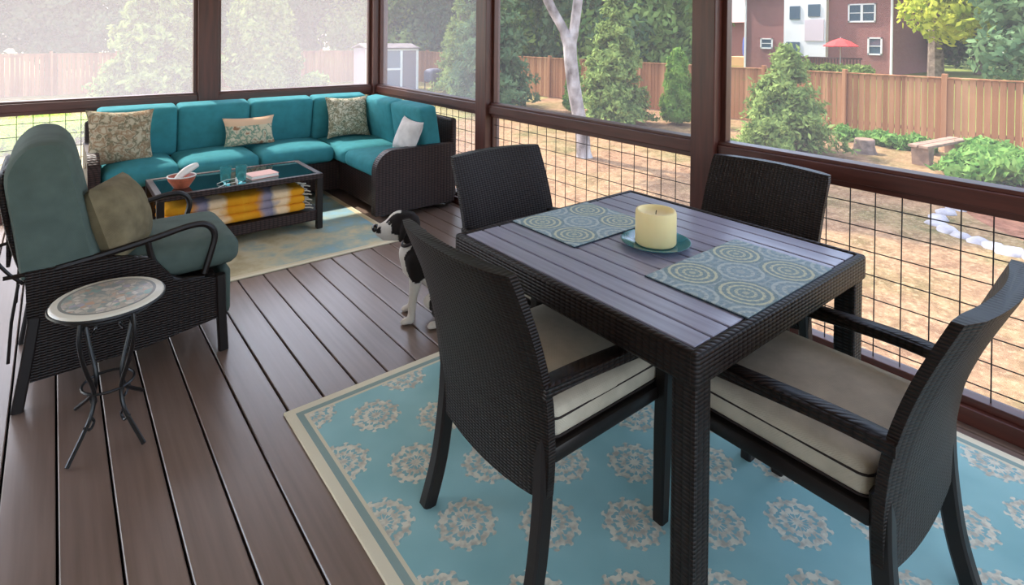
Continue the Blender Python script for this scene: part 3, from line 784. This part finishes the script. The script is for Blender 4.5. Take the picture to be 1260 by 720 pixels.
def dog(loc, rz):
    root = thing('dog', 'small black and white dog looking left beside the dining chair', 'dog', loc, rz)
    bm = bmesh.new()
    limb(bm, [((-.235, 0, .105), .085), ((-.17, 0, .17), .092), ((-.10, 0, .25), .088), ((-.045, 0, .315), .082), ((-.025, 0, .37), .06), ((.0, 0, .42), .05), ((.03, 0, .452), .055)])   # rump to neck
    limb(bm, [((-.02, 0, .26), .07), ((-.005, 0, .315), .068)])            # chest
    limb(bm, [((.02, 0, .458), .066), ((.055, 0, .462), .066), ((.095, 0, .443), .048), ((.13, 0, .434), .038), ((.142, 0, .433), .035)])  # head, muzzle
    limb(bm, [((.07, 0, .415), .036), ((.125, 0, .408), .026)])              # jaw
    for s in (-1, 1):
        limb(bm, [((-.02, s * .058, .30), .046), ((-.025, s * .064, .22), .034), ((-.012, s * .066, .13), .022), ((-.005, s * .066, .045), .0185), ((.0, s * .066, .022), .022)])  # front leg
        limb(bm, [((.0, s * .066, .018), .0175), ((.03, s * .066, .0155), .0155)])
        for q in (-1, 0, 1): limb(bm, [((.02, s * .066 + q * .012, .014), .0105), ((.042 - abs(q) * .005, s * .066 + q * .013, .0115), .009)])
        limb(bm, [((-.21, s * .075, .12), .07), ((-.14, s * .105, .135), .05), ((-.095, s * .112, .125), .036)])   # thigh
        limb(bm, [((-.095, s * .112, .12), .032), ((-.17, s * .118, .06), .021), ((-.20, s * .118, .03), .018)])    # shank to hock
        limb(bm, [((-.20, s * .118, .024), .0185), ((-.10, s * .122, .018), .0165)])                              # hind foot
        for q in (-1, 0, 1): limb(bm, [((-.115, s * .122 + q * .012, .014), .0105), ((-.085 - abs(q) * .005, s * .122 + q * .013, .0115), .009)])
        limb(bm, [((.025, s * .058, .49), .016), ((.03, s * .072, .465), .017), ((.042, s * .076, .425), .015), ((.05, s * .074, .405), .010)])   # ear
    limb(bm, [((-.29, 0, .08), .022), ((-.345, .01, .05), .016), ((-.41, .03, .026), .012)])   # tail
    me = bpy.data.meshes.new('body'); bm.to_mesh(me); bm.free()
    tmp = bpy.data.objects.new('tmp', me); COL.objects.link(tmp)
    md = tmp.modifiers.new('r', 'REMESH'); md.mode = 'VOXEL'; md.voxel_size = .0062; md.use_smooth_shade = True
    sm = tmp.modifiers.new('s', 'SMOOTH'); sm.iterations = 6; sm.factor = .5
    dg = bpy.context.evaluated_depsgraph_get(); dg.update()
    m2 = bpy.data.meshes.new_from_object(tmp.evaluated_get(dg)); bpy.data.objects.remove(tmp)
    m2.name = 'body'; ca = m2.color_attributes.new('fur', 'FLOAT_COLOR', 'POINT')
    W = lin((226, 218, 208)); B = lin((34, 28, 27)); T = lin((110, 74, 54))
    for v in m2.vertices:
        x, y, z = v.co
        wob = .012 * math.sin(40 * x + 30 * z) + .008 * math.sin(55 * y + 20 * z)
        c = B
        if z < .215 + wob and x > -.09: c = W                       # front legs
        if x > -.015 + wob and z < .375 and abs(y) < .055: c = W     # chest
        if z < .06 + wob: c = W                                     # feet
        if x > .10 + wob * .4 and z < .475: c = W                    # muzzle
        if x > .145 + wob * .3: c = B                               # dark muzzle tip
        if abs(y) < .02 and z > .43 and x > .05: c = W              # blaze
        if z < .43 and x > .06 and abs(y) < .05: c = W               # throat
        if -.075 < x < -.01 and z > .385 and z < .43 and abs(y) < .06: c = W   # nape
        ca.data[v.index].color = c
    m2.materials.clear(); m2.materials.append(M_fur)
    m2.polygons.foreach_set('use_smooth', [True] * len(m2.polygons))
    b = bpy.data.objects.new('body', m2); COL.objects.link(b); b.parent = root
    bm = bmesh.new(); bmesh.ops.create_uvsphere(bm, u_segments=16, v_segments=10, radius=1, matrix=Matrix.Translation((.172, 0, .445)) @ Matrix.Diagonal((.018, .024, .020, 1)))
    obj('nose', bm_geo(bm), M_nose, root, smooth=True)
    for s in (-1, 1):
        bm = bmesh.new(); bmesh.ops.create_uvsphere(bm, u_segments=14, v_segments=10, radius=.0105, matrix=Matrix.Translation((.100, s * .037, .478)))
        obj('eye', bm_geo(bm), M_eye, root, smooth=True)
    ring = []
    for q in range(28):
        a = q * 2 * PI / 28; ring.append((-.012 + .058 * math.cos(a) * .95 , .062 * math.sin(a), .388 - .028 * math.cos(a)))
    obj('collar', tube(ring, .008, 8, True), M_collar, root, smooth=True)
    return root
dog((1.475, 2.668, .0), math.atan2(.50, -.86)).scale = (1.08, 1.08, 1.08)

# ------------------------------------------------------------------ foliage
def quads(P, D, size, asp=0.5):
    """leaf quads at points P with random tilt, D = outward direction"""
    n = len(P); r = np.random.normal(size=(n, 3)); d = D + 0.7 * r; d /= np.linalg.norm(d, axis=1)[:, None] + 1e-9
    s = np.cross(d, np.random.normal(size=(n, 3))); s /= np.linalg.norm(s, axis=1)[:, None] + 1e-9
    u = np.cross(s, d); sz = size * np.random.uniform(.6, 1.3, n)[:, None]
    a = s * sz * asp; b = u * sz
    V = np.concatenate([P - b, P + a, P + b, P - a], 1).reshape(-1, 3)
    return V
def leaf_obj(name, V, mat, parent=None, loc=None):
    n = len(V) // 4; me = bpy.data.meshes.new(name)
    me.vertices.add(n * 4); me.vertices.foreach_set('co', V.astype(np.float32).ravel())
    me.loops.add(n * 4); me.loops.foreach_set('vertex_index', np.arange(n * 4, dtype=np.int32))
    me.polygons.add(n); me.polygons.foreach_set('loop_start', np.arange(0, n * 4, 4, dtype=np.int32)); me.polygons.foreach_set('loop_total', np.full(n, 4, dtype=np.int32))
    me.update(); me.validate(); me.materials.append(mat)
    o = bpy.data.objects.new(name, me); COL.objects.link(o)
    if parent: o.parent = parent
    if loc is not None: o.location = loc
    return o
def cone_points(n, h, r, z0, fill=0.55, power=0.85, lobes=5):
    u = np.random.uniform(0, 1, n) ** 0.62; z = h * (1 - u)           # more low
    rad = r * (u ** power) * np.where(u > .93, 1 - (u - .93) * 5, 1)
    a = np.random.uniform(0, 2 * PI, n)
    rad = rad * (1 + .16 * np.sin(lobes * a + 9 * z / h) + .12 * np.sin(21 * z / h + 2 * a))
    k = np.sqrt(np.random.uniform(fill, 1, n)); rad = rad * k
    P = np.stack([rad * np.cos(a), rad * np.sin(a), z + z0], 1); D = np.stack([np.cos(a), np.sin(a), np.full(n, .35)], 1)
    return P, D
def branch_points(n, h, r, z0, power):
    nb = int(70 + 22 * h); u = np.random.uniform(0, 1, nb) ** .7; hb = h * (1 - u); L = (r * (u ** power) * np.random.uniform(.72, 1.2, nb) + .06)
    an = np.random.uniform(0, 2 * PI, nb); w = (L + .25) / (L + .25).sum(); k = np.random.choice(nb, n, p=w)
    t = np.random.uniform(.12, 1, n) ** .7; spread = .10 + .16 * L[k] * (1.15 - t)
    rad = L[k] * t; z = hb[k] + L[k] * (.30 * t - .32 * t * t) + np.random.normal(0, 1, n) * spread * .55
    x = rad * np.cos(an[k]) + np.random.normal(0, 1, n) * spread * .7; y = rad * np.sin(an[k]) + np.random.normal(0, 1, n) * spread * .7
    P = np.stack([x, y, np.maximum(z, 0.02) + z0], 1); D = np.stack([np.cos(an[k]), np.sin(an[k]), np.full(n, .5)], 1)
    return P, D
def blob_points(n, clumps):
    P = []; D = []; tot = sum(c[3] ** 2 for c in clumps)
    for cx, cy, cz, r, fl in clumps:
        m = int(n * r * r / tot); d = np.random.normal(size=(m, 3)); d /= np.linalg.norm(d, axis=1)[:, None]
        rr = r * np.random.uniform(.6, 1.08, m)[:, None] * (1 + .15 * np.sin(7 * d[:, :1] + 5 * d[:, 1:2]))
        p = d * rr; p[:, 2] *= fl; P.append(p + np.array([cx, cy, cz])); D.append(d)
    return np.concatenate(P), np.concatenate(D)
GZ = -1.3
def conifer(name, loc, h, r, n, size, mat, label, trunk_h=.25, power=.85, lobes=5, cat='tree', group=None):
    t = thing(name, label, cat, (loc[0], loc[1], GZ), random.uniform(0, 6), group)
    P, D = (cone_points(n, h - trunk_h * .5, r, trunk_h * .5, .45, power, lobes) if power < .6 else branch_points(n, h - trunk_h * .5, r, trunk_h * .5, power))
    leaf_obj('foliage', quads(P, D, size, .38), mat, t)
    obj('trunk', tube([(0, 0, -.05), (0, 0, h * .5), (0, 0, h * .9)], [r * .07, r * .045, .01], 7), M_bark, t, smooth=True)
    return t
conifer('conifer_tree', (13.85, 12.1), 4.1, 1.18, 15000, .095, L_con, 'broad light green conifer right of the pale forked tree trunk')
conifer('conifer_tree', (14.15, 6.75), 2.62, 1.22, 12000, .085, L_con, 'loose light green conifer in front of the fence and brick house')
conifer('arborvitae', (15.4, 10.8), 2.42, .50, 5500, .09, L_arb, 'slim dark green arborvitae beside the thick porch post', power=.35)
conifer('conifer_tree', (12.9, 17.3), 5.6, 1.75, 13000, .13, L_deep, 'dark bushy conifer left of the pale forked tree trunk', power=.7)
conifer('conifer_tree', (15.2, 22.9), 4.6, 1.3, 9000, .11, L_con, 'pale conifer just left of the middle porch post')
conifer('conifer_tree', (3.4, 27.5), 6.2, 2.1, 9000, .20, L_con, 'tall pyramidal conifer behind the left back screen', power=.8)
conifer('arborvitae', (7.6, 28.0), 6.5, 1.7, 9000, .20, L_con, 'tall pale arborvitae behind the right back screen', power=.5)
conifer('arborvitae', (14.6, 14.6), 2.1, .36, 2500, .09, L_arb, 'small arborvitae behind the pale forked tree trunk', power=.35)
# pale forked tree
t = thing('forked_tree', 'pale barked tree with forked trunk standing in the dry lawn', 'tree', (9.47, 9.2, GZ))
obj('trunk', join(tube(smooth_path([(0.05, -.04, -.1), (.04, -.03, .12), (0, 0, .6), (-.12, .10, 1.4), (-.2, .18, 2.2), (-.22, .20, 2.75)], 4), [.30, .25, .21, .185] + [.165] * 4 + [.155] * 13, 14),
                  tube(smooth_path([(-.22, .20, 2.5), (-.32, .29, 2.9), (-.61, .536, 3.6), (-.85, .74, 4.6), (-1.0, .8, 6.2)], 4), [.14] * 4 + [.11] * 5 + [.09] * 4 + [.07] * 4, 10),
                  tube(smooth_path([(-.22, .20, 2.5), (-.14, .14, 2.95), (-.07, .10, 3.6), (.0, .0, 4.8), (.1, -.1, 6.4)], 4), [.13] * 4 + [.115] * 5 + [.10] * 4 + [.07] * 4, 10)), M_birch, t, smooth=True)
P, D = blob_points(7000, [(-1.2, .9, 6.6, 1.5, .7), (.6, -.6, 6.9, 1.6, .7), (-.3, .2, 7.8, 1.7, .7), (1.5, .8, 6.2, 1.0, .7)])
leaf_obj('foliage', quads(P, D, .18, .45), L_dec, t)

# backdrop trees: prototypes then copies
def decid(name, loc, s, mat, label, n=26000, size=.17, seed=1, z0=1.4):
    rs = np.random.RandomState(seed)
    t = thing(name, label, 'tree', (loc[0], loc[1], GZ), seed, 'trees beyond the fence'); t.scale = (s, s, s)
    cl = [(rs.uniform(-2.2, 2.2), rs.uniform(-2.2, 2.2), rs.uniform(z0, 8.0), rs.uniform(1.2, 2.0), .8) for _ in range(20)]
    P, D = blob_points(n, cl); leaf_obj('foliage', quads(P, D, size, .5), mat, t)
    br = [tube([(0, 0, -.2), (.05, 0, 2.5), (.1, .1, 6)], [.32, .24, .08], 8)]
    for c in cl[::3]: br.append(tube([(.05, 0, min(2.4, c[2] * .6)), (c[0] * .5, c[1] * .5, c[2] * .8), (c[0], c[1], c[2])], [.12, .08, .03], 6))
    obj('trunk', join(*br), M_bark, t, smooth=True); return t
A = decid('deciduous_tree', (6, 39), 1.3, L_deep, 'shaded tree right behind the back fence, centre of the back screens', seed=3)
B = decid('deciduous_tree', (18.8, 37), 1.25, L_dec, 'leafy tree behind the small shed', seed=5)
C = decid('deciduous_tree', (46, 12.0), 1.55, L_yel, 'yellow green tree with a bare lower trunk beside the brick house', seed=8, z0=2.7)
back = [(A, (-4, 38), 1.3, 'shaded tree at the far left behind the back fence'), (A, (0, 44), 1.5, 'tall shaded tree behind the left back screen'), (A, (11, 41), 1.45, 'tall shaded tree behind the right back screen'),
        (A, (15, 44), 1.5, 'tall tree behind the shed roof'), (A, (22, 36), 1.35, 'shaded tree beyond the fence corner'), (B, (22, 27), 1.2, 'leafy tree behind the fence, left of the middle post'),
        (A, (21, 21), 1.15, 'dark leafy tree behind the fence, right of the middle post'), (B, (24, 19.5), 1.2, 'leafy tree behind the pale forked trunk'), (A, (29, 27), 1.5, 'tall shaded tree far beyond the fence'), (B, (27, 22), 1.3, 'leafy tree behind the broad conifer'),
        (B, (42, 31), 1.4, 'leafy tree left of the brick house wing'), (A, (36, 31), 1.5, 'tall shaded tree behind the brick house wing'),
        (A, (31, 45), 1.9, 'tall shaded tree seen beside the middle post, farthest back'), (A, (66.5, 17.4), 1.5, 'tall shaded tree just right of the brick house wall'), (A, (27, 34), 1.6, 'tall shaded tree straight behind the middle post'), (A, (37, 3.4), .92, 'green tree near the right edge beyond the fence'), (A, (27, 3.2), 1.05, 'dark green tree at the right edge beyond the fence'), (A, (57, 12), 1.5, 'tall shaded tree far right of the brick house'), (A, (79, 19), 2.0, 'tall tree behind the brick house'), (B, (86, 35), 2.1, 'tall leafy tree behind the house roof'), (A, (46, 4), 1.5, 'shaded tree between the house and the right edge'), (B, (50, 49), 1.9, 'tall leafy tree left of the house roof'),
        (A, (-10, 38), 1.3, 'shaded tree outside the left edge behind the fence')]
for i, (src, p, s, lab) in enumerate(back):
    dup(src, (p[0], p[1], GZ), i * 1.7, lab, (s, s, s * random.uniform(.95, 1.1)))

# low planting
def plant(loc, r, h, n, size, mat, label, name='leafy_plant', group=None, cat='plant'):
    P, D = blob_points(n, [(random.uniform(-.5, .5) * r, random.uniform(-.5, .5) * r, h * random.uniform(.25, .6), r * .55, h / r * .7) for _ in range(6)])
    P[:, 2] = np.maximum(P[:, 2], .02)
    o = leaf_obj(name, quads(P, D, size, .4), mat, None, (loc[0], loc[1], GZ)); tag(o, label, cat, group); return o
plant((14.6, 2.55), 1.25, .62, 3200, .13, L_plant, 'large leafy plant clump at the right edge in front of the bench')
plant((15.9, 3.0), 1.0, .62, 1800, .12, L_plant, 'leafy plant clump behind the right end of the bench')
fl = [((16.9, 5.15), .45), ((17.0, 5.75), .4), ((16.9, 6.35), .38), ((16.7, 4.6), .35), ((16.4, 7.0), .33)]
for i, (p, r) in enumerate(fl):
    plant(p, r, .42, 500, .10, L_plant, ['low green plant against the fence, behind the stump', 'low green plant against the fence, left of the stump', 'low green plant beside the loose conifer', 'low green plant between stump and bench', 'small green plant partly behind the loose conifer'][i], group='low plants along the fence')
for i, (x, y, r) in enumerate(((-.6, 17.6, .9), (.3, 18.4, 1.0), (1.2, 18.0, .9))):
    plant((x, y), r, .75, 1500, .14, L_lime, ['lime green plant under the left end of the back rail', 'lime green plant second from the left under the back rail', 'lime green plant left of the sofa back'][i], group='lime plants behind the porch')
plant((9.6, 26.5), 1.0, 1.0, 1200, .15, L_con, 'pale bush in front of the back fence, left of the shed')

# ------------------------------------------------------------------ ground, fences
o = obj('ground', ([(-60, -40, GZ), (110, -40, GZ), (110, 90, GZ), (-60, 90, GZ)], [(0, 1, 2, 3)]), M_ground); o['kind'] = 'structure'; o['label'] = 'dry tan lawn around the porch'
def fence(label, p0, p1, h, pitch=2.4):
    p0 = Vector((p0[0], p0[1], 0)); p1 = Vector((p1[0], p1[1], 0)); d = p1 - p0; L = d.length; d.normalize(); s = Vector((-d.y, d.x, 0))
    t = thing('wooden_fence', label, 'fence', (p0.x, p0.y, GZ), math.atan2(d.y, d.x))
    n = int(round(L / pitch)); w = L / n
    for i in range(n):
        gs = []; a = i * w + .06; b = (i + 1) * w - .06; m = int((b - a) / .15); bw = (b - a) / m
        for q in range(m):
            hh = h - .04 + random.uniform(-.012, .012)
            gs.append(box(a + q * bw + .004, a + (q + 1) * bw - .012, -.012, .012, .03, hh))
        obj('board_panel', join(*gs), M_fence, t)
        for g in (bbox(a - .06, b + .06, -.06, .06, h - .035, h, .005, 1), bbox(a - .06, b + .06, .015, .055, h - .16, h - .06, .004, 1), bbox(a - .06, b + .06, .015, .055, .3, .4, .004, 1)): obj('rail', g, M_fence, t)
    for i in range(n + 1):
        obj('post', bbox(i * w - .06, i * w + .06, -.075, .075, -.1, h + .09, .006, 1), M_fence, t)
    return t
fence('cedar board fence running along the right side of the yard, before the brick house', (16.35, 30.6), (18.9, -2.5), 1.78)
fence('cedar board fence across the back of the yard, behind the back screens', (-14, 31.2), (16.2, 31.2), 1.8)

# ------------------------------------------------------------------ yard things
t = thing('garden_bench', 'weathered wooden bench in front of the fence at the right', 'bench', (15.75, 4.02, GZ), math.radians(-8))
obj('seat', join(bbox(-1.0, 1.0, -.20, -.01, .40, .46, .01), bbox(-1.0, 1.0, .01, .20, .40, .46, .01)), M_benchwood, t)
for s in (-1, 1): obj('leg', prism([(s * .78 - .14, .40), (s * .78 + .14, .40), (s * .78 + .08, -.02), (s * .78 - .08, -.02)], 'y', -.17, .17), M_benchwood, t)
t = thing('tree_stump', 'short sawn tree stump near the loose conifer', 'stump', (15.4, 5.44, GZ))
obj('stump_bark', lathe([(.29, -.02), (.25, .06), (.225, .18), (.22, .33), (.20, .34)], 18), M_bark, t, smooth=True, angle=50)
obj('cut_face', lathe([(0, .345), (.205, .343), (.21, .335)], 18), M_benchwood, t)
import colorsys
def rock(r, seed):
    rs = random.Random(seed); bm = bmesh.new(); bmesh.ops.create_icosphere(bm, subdivisions=2, radius=1)
    for v in bm.verts:
        k = 1 + .16 * math.sin(5 * v.co.x + seed) * math.cos(4 * v.co.y - seed) + rs.uniform(-.05, .05)
        v.co = Vector((v.co.x * r * k * 1.25, v.co.y * r * k, max(-.1, v.co.z) * r * k * .55))
    return bm_geo(bm)
SP = [(1212, 243), (1196, 250), (1183, 256), (1172, 263), (1166, 270), (1172, 278), (1182, 284), (1194, 289), (1206, 294), (1218, 299), (1232, 303)]
stones = [(12.11, 2.72), (11.6, 2.72), (11.15, 2.74), (10.72, 2.73), (10.38, 2.67), (10.15, 2.48), (10.02, 2.29), (9.95, 2.08), (9.85, 1.89), (9.78, 1.70), (9.76, 1.48)]
words = ['at the far end of', 'second from the far end of', 'third from the far end of', 'fourth from the far end of', 'fifth from the far end of', 'at the bend of', 'just past the bend of', 'fourth from the near end of', 'third from the near end of', 'second from the near end of', 'at the near end of']
for i, (x, y) in enumerate(stones):
    o = obj('edging_stone', rock(random.uniform(.11, .16), i), M_stone, smooth=True, angle=60, loc=(x, y, GZ)); o.rotation_euler = (0, 0, i * 1.3)
    tag(o, 'pale flat stone %s the curved bed edging' % words[i], 'stone', 'pale stones edging the mulch bed')

# shed
SH = (12.95, 26.2, GZ)
t = thing('garden_shed', 'small pale shed with white trim beyond the corner post', 'shed', SH, math.radians(-4))
obj('wall', box(-1.3, 1.3, -.9, .9, 0, 2.05), M_shedwall, t)
for a in (-1.3, -.45, .45, 1.3): obj('trim_board', join(bbox(a - .06, a + .06, -.94, -.90, 0, 2.05, .005, 1)), M_white, t)
obj('trim_board', join(bbox(-1.3, 1.3, -.94, -.905, 1.95, 2.08, .005, 1), bbox(-.45, .45, -.94, -.905, 1.0, 1.1, .005, 1), bbox(1.30, 1.34, -.9, -.78, 0, 2.05, .005, 1), bbox(1.30, 1.34, .78, .9, 0, 2.05, .005, 1)), M_white, t)
obj('door', box(-.40, .40, -.925, -.90, .05, 1.94), plain('shed_door', (150, 150, 160), .6), t)
obj('roof', prism([(-1.0, 2.03), (0, 2.22), (1.0, 2.03), (1.0, 2.10), (0, 2.29), (-1.0, 2.10)], 'x', -1.38, 1.38), M_roof, t)
# dark chairs/grill by the back fence
t = thing('patio_grill', 'dark covered grill against the fence, right of the shed', 'grill', (15.0, 25.0, GZ), .4)
obj('cover', cushion(-.5, .5, -.3, .3, .35, 1.0, .18, .05), plain('charcoal_cover', (92, 90, 104), .7), t, smooth=True, angle=180)
for a in (-.42, .38):
    for b in (-.24, .2): obj('leg', bbox(a, a + .04, b, b + .04, 0, .45, .004, 1), M_black, t)

# ------------------------------------------------------------------ brick house (facade on the plane X = HX, seen face on)
HX = 49.0
HO = (HX, 20.0, GZ)
h = thing('brick_house', 'two storey red brick house beyond the fence, with white windows', 'house', HO)
def hp(name, g, mat, parent=None, **kw): return obj(name, g, mat, parent or h, world=HO, **kw)
YL, YR = 27.3, 15.46
hp('brick_wall', box(HX, HX + 9, YR, YL, GZ, 5.4), M_brick)
hp('wing_wall', box(HX + 4, HX + 11, YL, 37.5, GZ, 2.95), M_brick)
hp('roof', prism([(YR - .5, 5.4), (YL + .5, 5.4), (YL - 2, 8.2), (YR + 2, 8.2)], 'x', HX - .5, HX + 9.5), M_roof)
hp('wing_roof', prism([(HX + 3.4, 2.9), (HX + 11.6, 2.9), (HX + 7.5, 5.6)], 'y', YL - .05, 38.0), M_pinkroof)
hp('gutter', box(HX - .5, HX - .25, YR - .5, YL + .5, 5.2, 5.42), M_white)
def window(y0, y1, z0, z1, mull=1):
    g = [box(HX - .08, HX + .02, y0, y1, z0 - .02, z0 + .10), box(HX - .08, HX + .02, y0, y1, z1 - .10, z1), box(HX - .08, HX + .02, y0, y0 + .12, z0, z1), box(HX - .08, HX + .02, y1 - .12, y1, z0, z1)]
    for k in range(1, mull + 1):
        c = y0 + (y1 - y0) * k / (mull + 1); g.append(box(HX - .07, HX + .02, c - .09, c + .09, z0, z1))
    g.append(box(HX - .06, HX + .02, y0, y1, (z0 + z1) / 2 - .03, (z0 + z1) / 2 + .03))
    f = hp('window', join(*g), M_white); hp('pane', box(HX - .03, HX + .02, y0 + .05, y1 - .05, z0 + .05, z1 - .05), M_pane, f)
HWIN = [(16.64, 18.6, 2.72, 4.15, 1), (16.17, 17.18, .2, 1.54, 0), (24.63, 25.75, .47, 1.38, 0)]
for w in HWIN: window(*w)
# white enclosed stair bay
hp('bay', box(HX - .5, HX + .1, 20.06, 23.45, GZ + 1.2, 5.2), M_white)
hp('bay_siding', box(HX - .56, HX - .48, 20.2, 21.7, 1.2, 2.95), plain('pale_siding', (214, 198, 202), .8))
for y0, y1, z0, z1 in ((22.1, 22.95, 3.0, 4.1), (20.5, 21.45, 3.2, 4.2), (22.1, 23.2, -.2, 1.1)):
    hp('pane', box(HX - .58, HX - .49, y0, y1, z0, z1), M_pane)
for yy in (YL - .15, YR + .1): hp('downspout', bbox(HX - .12, HX, yy - .08, yy + .08, GZ, 5.3, .02, 1), M_white)
# deck railing in front of house
hp('deck_rail', join(*[box(HX - 3.0, HX - 2.94, 16.6 + i * .22, 16.66 + i * .22, GZ + .2, GZ + 1.25) for i in range(30)] + [box(HX - 3.05, HX - 2.9, 16.5, 23.2, GZ + 1.2, GZ + 1.3)]), plain('dark_rail', (96, 74, 72), .8))
# red patio umbrella
t = thing('patio_umbrella', 'open red patio umbrella in front of the brick house', 'umbrella', (HX - 4.2, 17.5, GZ))
t.scale = (.8, .8, .93)
prof = [(1.55, 2.32), (.8, 2.72), (.0, 2.95)]
obj('canopy', join(lathe([(1.55, 2.30), (.8, 2.70), (.02, 2.94), (.0, 2.97), (.8, 2.74), (1.55, 2.35)], 8)), M_redumb, t)
obj('pole', tube([(0, 0, 0), (0, 0, 3.05)], .035, 8), M_white, t)
obj('base', lathe([(.25, 0), (.25, .06), (.05, .1)], 16), M_greymetal, t)
for i in range(5):
    pass
shr = None
for i, yy in enumerate((20.9, 19.45, 18.05, 16.75, 15.6)):
    lab = ['leftmost round shrub of the row before the brick house', 'second round shrub from the left before the brick house', 'middle round shrub of the row before the brick house', 'second round shrub from the right before the brick house', 'rightmost round shrub of the row before the brick house'][i]
    if shr is None:
        shr = plant((HX - 5.5, yy), .85, 1.1, 900, .17, L_con, lab, 'round_shrub', 'round shrubs before the brick house', 'shrub')
    else:
        q = shr.copy(); COL.objects.link(q); q.location = (HX - 5.5, yy - .2 * i * 0, GZ); q.rotation_euler = (0, 0, i * 1.1); q['label'] = lab
# blue barrel and wooden gate beside the house
o = obj('water_barrel', lathe([(.5, 0), (.58, .3), (.6, .9), (.58, 1.5), (.5, 1.85), (.0, 1.9)], 16), M_blueplastic, smooth=True, loc=(HX + 2.2, 28.0, GZ + .9)); tag(o, 'blue barrel by the left corner of the brick house', 'barrel')
o = obj('wooden_platform', join(bbox(HX + 1.2, HX + 3.2, 27.45, 29.6, GZ, GZ + .9, .02, 1)), plain('new_lumber', (214, 168, 120), .8)); tag(o, 'pale wooden platform under the blue barrel', 'platform')
# trailer / car behind fence
t = thing('parked_car', 'grey blue car parked beyond the fence, left of the slim arborvitae', 'car', (36.5, 25.5, GZ), math.radians(65))
obj('car_body', loft([[(x, y, z) for x, y, z in r] for r in ([(-2.1, -.8, .35), (2.1, -.8, .35), (2.15, -.8, .8), (1.2, -.78, .95), (.6, -.68, 1.45), (-1.2, -.68, 1.45), (-1.9, -.78, .98), (-2.15, -.8, .85)], [(-2.1, .8, .35), (2.1, .8, .35), (2.15, .8, .8), (1.2, .78, .95), (.6, .68, 1.45), (-1.2, .68, 1.45), (-1.9, .78, .98), (-2.15, .8, .85)])]), M_greymetal, t)
for s in (-1, 1):
    for xx in (-1.35, 1.3): obj('wheel', rot(lathe([(0, -.1), (.30, -.1), (.33, -.06), (.33, .06), (.30, .1), (0, .1)], 20), 'X', PI / 2), M_black, t, smooth=True, loc=(xx, s * .76, .33))
    obj('side_window', prism([(-1.5, 1.0), (.95, 1.0), (.52, 1.38), (-1.12, 1.38)], 'y', s * .74 - .03, s * .74 + .03), M_pane, t)

# ------------------------------------------------------------------ camera
f_px = 703.22; yaw, pit, rol = 0.6767, 0.0099, -0.0098; cyp = 49.26
F = Vector((math.sin(yaw), math.cos(yaw), 0)); Rr = Vector((math.cos(yaw), -math.sin(yaw), 0)); U = Vector((0, 0, 1))
F2 = F * math.cos(pit) - U * math.sin(pit); D_ = -(U * math.cos(pit) + F * math.sin(pit))
cr, sr = math.cos(rol), math.sin(rol)
ex = Rr * cr + D_ * sr; ey = -Rr * sr + D_ * cr
cam = bpy.data.cameras.new('camera'); co = bpy.data.objects.new('camera', cam); COL.objects.link(co)
Mc = Matrix((ex, -ey, -F2)).transposed().to_4x4(); Mc.translation = (0, 0, 1.5); co.matrix_world = Mc
cam.sensor_fit = 'HORIZONTAL'; cam.sensor_width = 36.0; cam.lens = 36.0 * f_px / 1260.0
cam.shift_x = 0.0; cam.shift_y = -(360 - cyp) / 1260.0; cam.clip_start = .02; cam.clip_end = 400
sc.camera = co

# ------------------------------------------------------------------ light
w = bpy.data.worlds.new('sky'); sc.world = w; w.use_nodes = True; nt = w.node_tree
bg = nt.nodes['Background']; sk = nt.nodes.new('ShaderNodeTexSky'); sk.sky_type = 'NISHITA'; sk.sun_disc = False
sk.sun_elevation = math.radians(52); sk.sun_rotation = math.radians(0); sk.air_density = 1.0; sk.dust_density = 1.6; sk.ozone_density = 1.0
sk.sun_rotation = math.atan2(-.23, .97)
hs = nt.nodes.new('ShaderNodeHueSaturation'); hs.inputs['Saturation'].default_value = 0.72
nt.links.new(sk.outputs[0], hs.inputs['Color']); nt.links.new(hs.outputs[0], bg.inputs[0]); bg.inputs[1].default_value = 0.66
sun = bpy.data.lights.new('sun', 'SUN'); sun.energy = 5.5; sun.angle = math.radians(.8); sun.color = (1, .95, .86)
so = bpy.data.objects.new('sun', sun); COL.objects.link(so)
sd = Vector((-.23, .97, 0)).normalized() * math.cos(math.radians(52)) + Vector((0, 0, math.sin(math.radians(52))))
so.rotation_euler = sd.to_track_quat('Z', 'Y').to_euler()
sc.view_settings.view_transform = 'Standard'; sc.view_settings.look = 'None'; sc.view_settings.gamma = 1.0; sc.view_settings.use_curve_mapping = False
sc.view_settings.exposure = 0.52
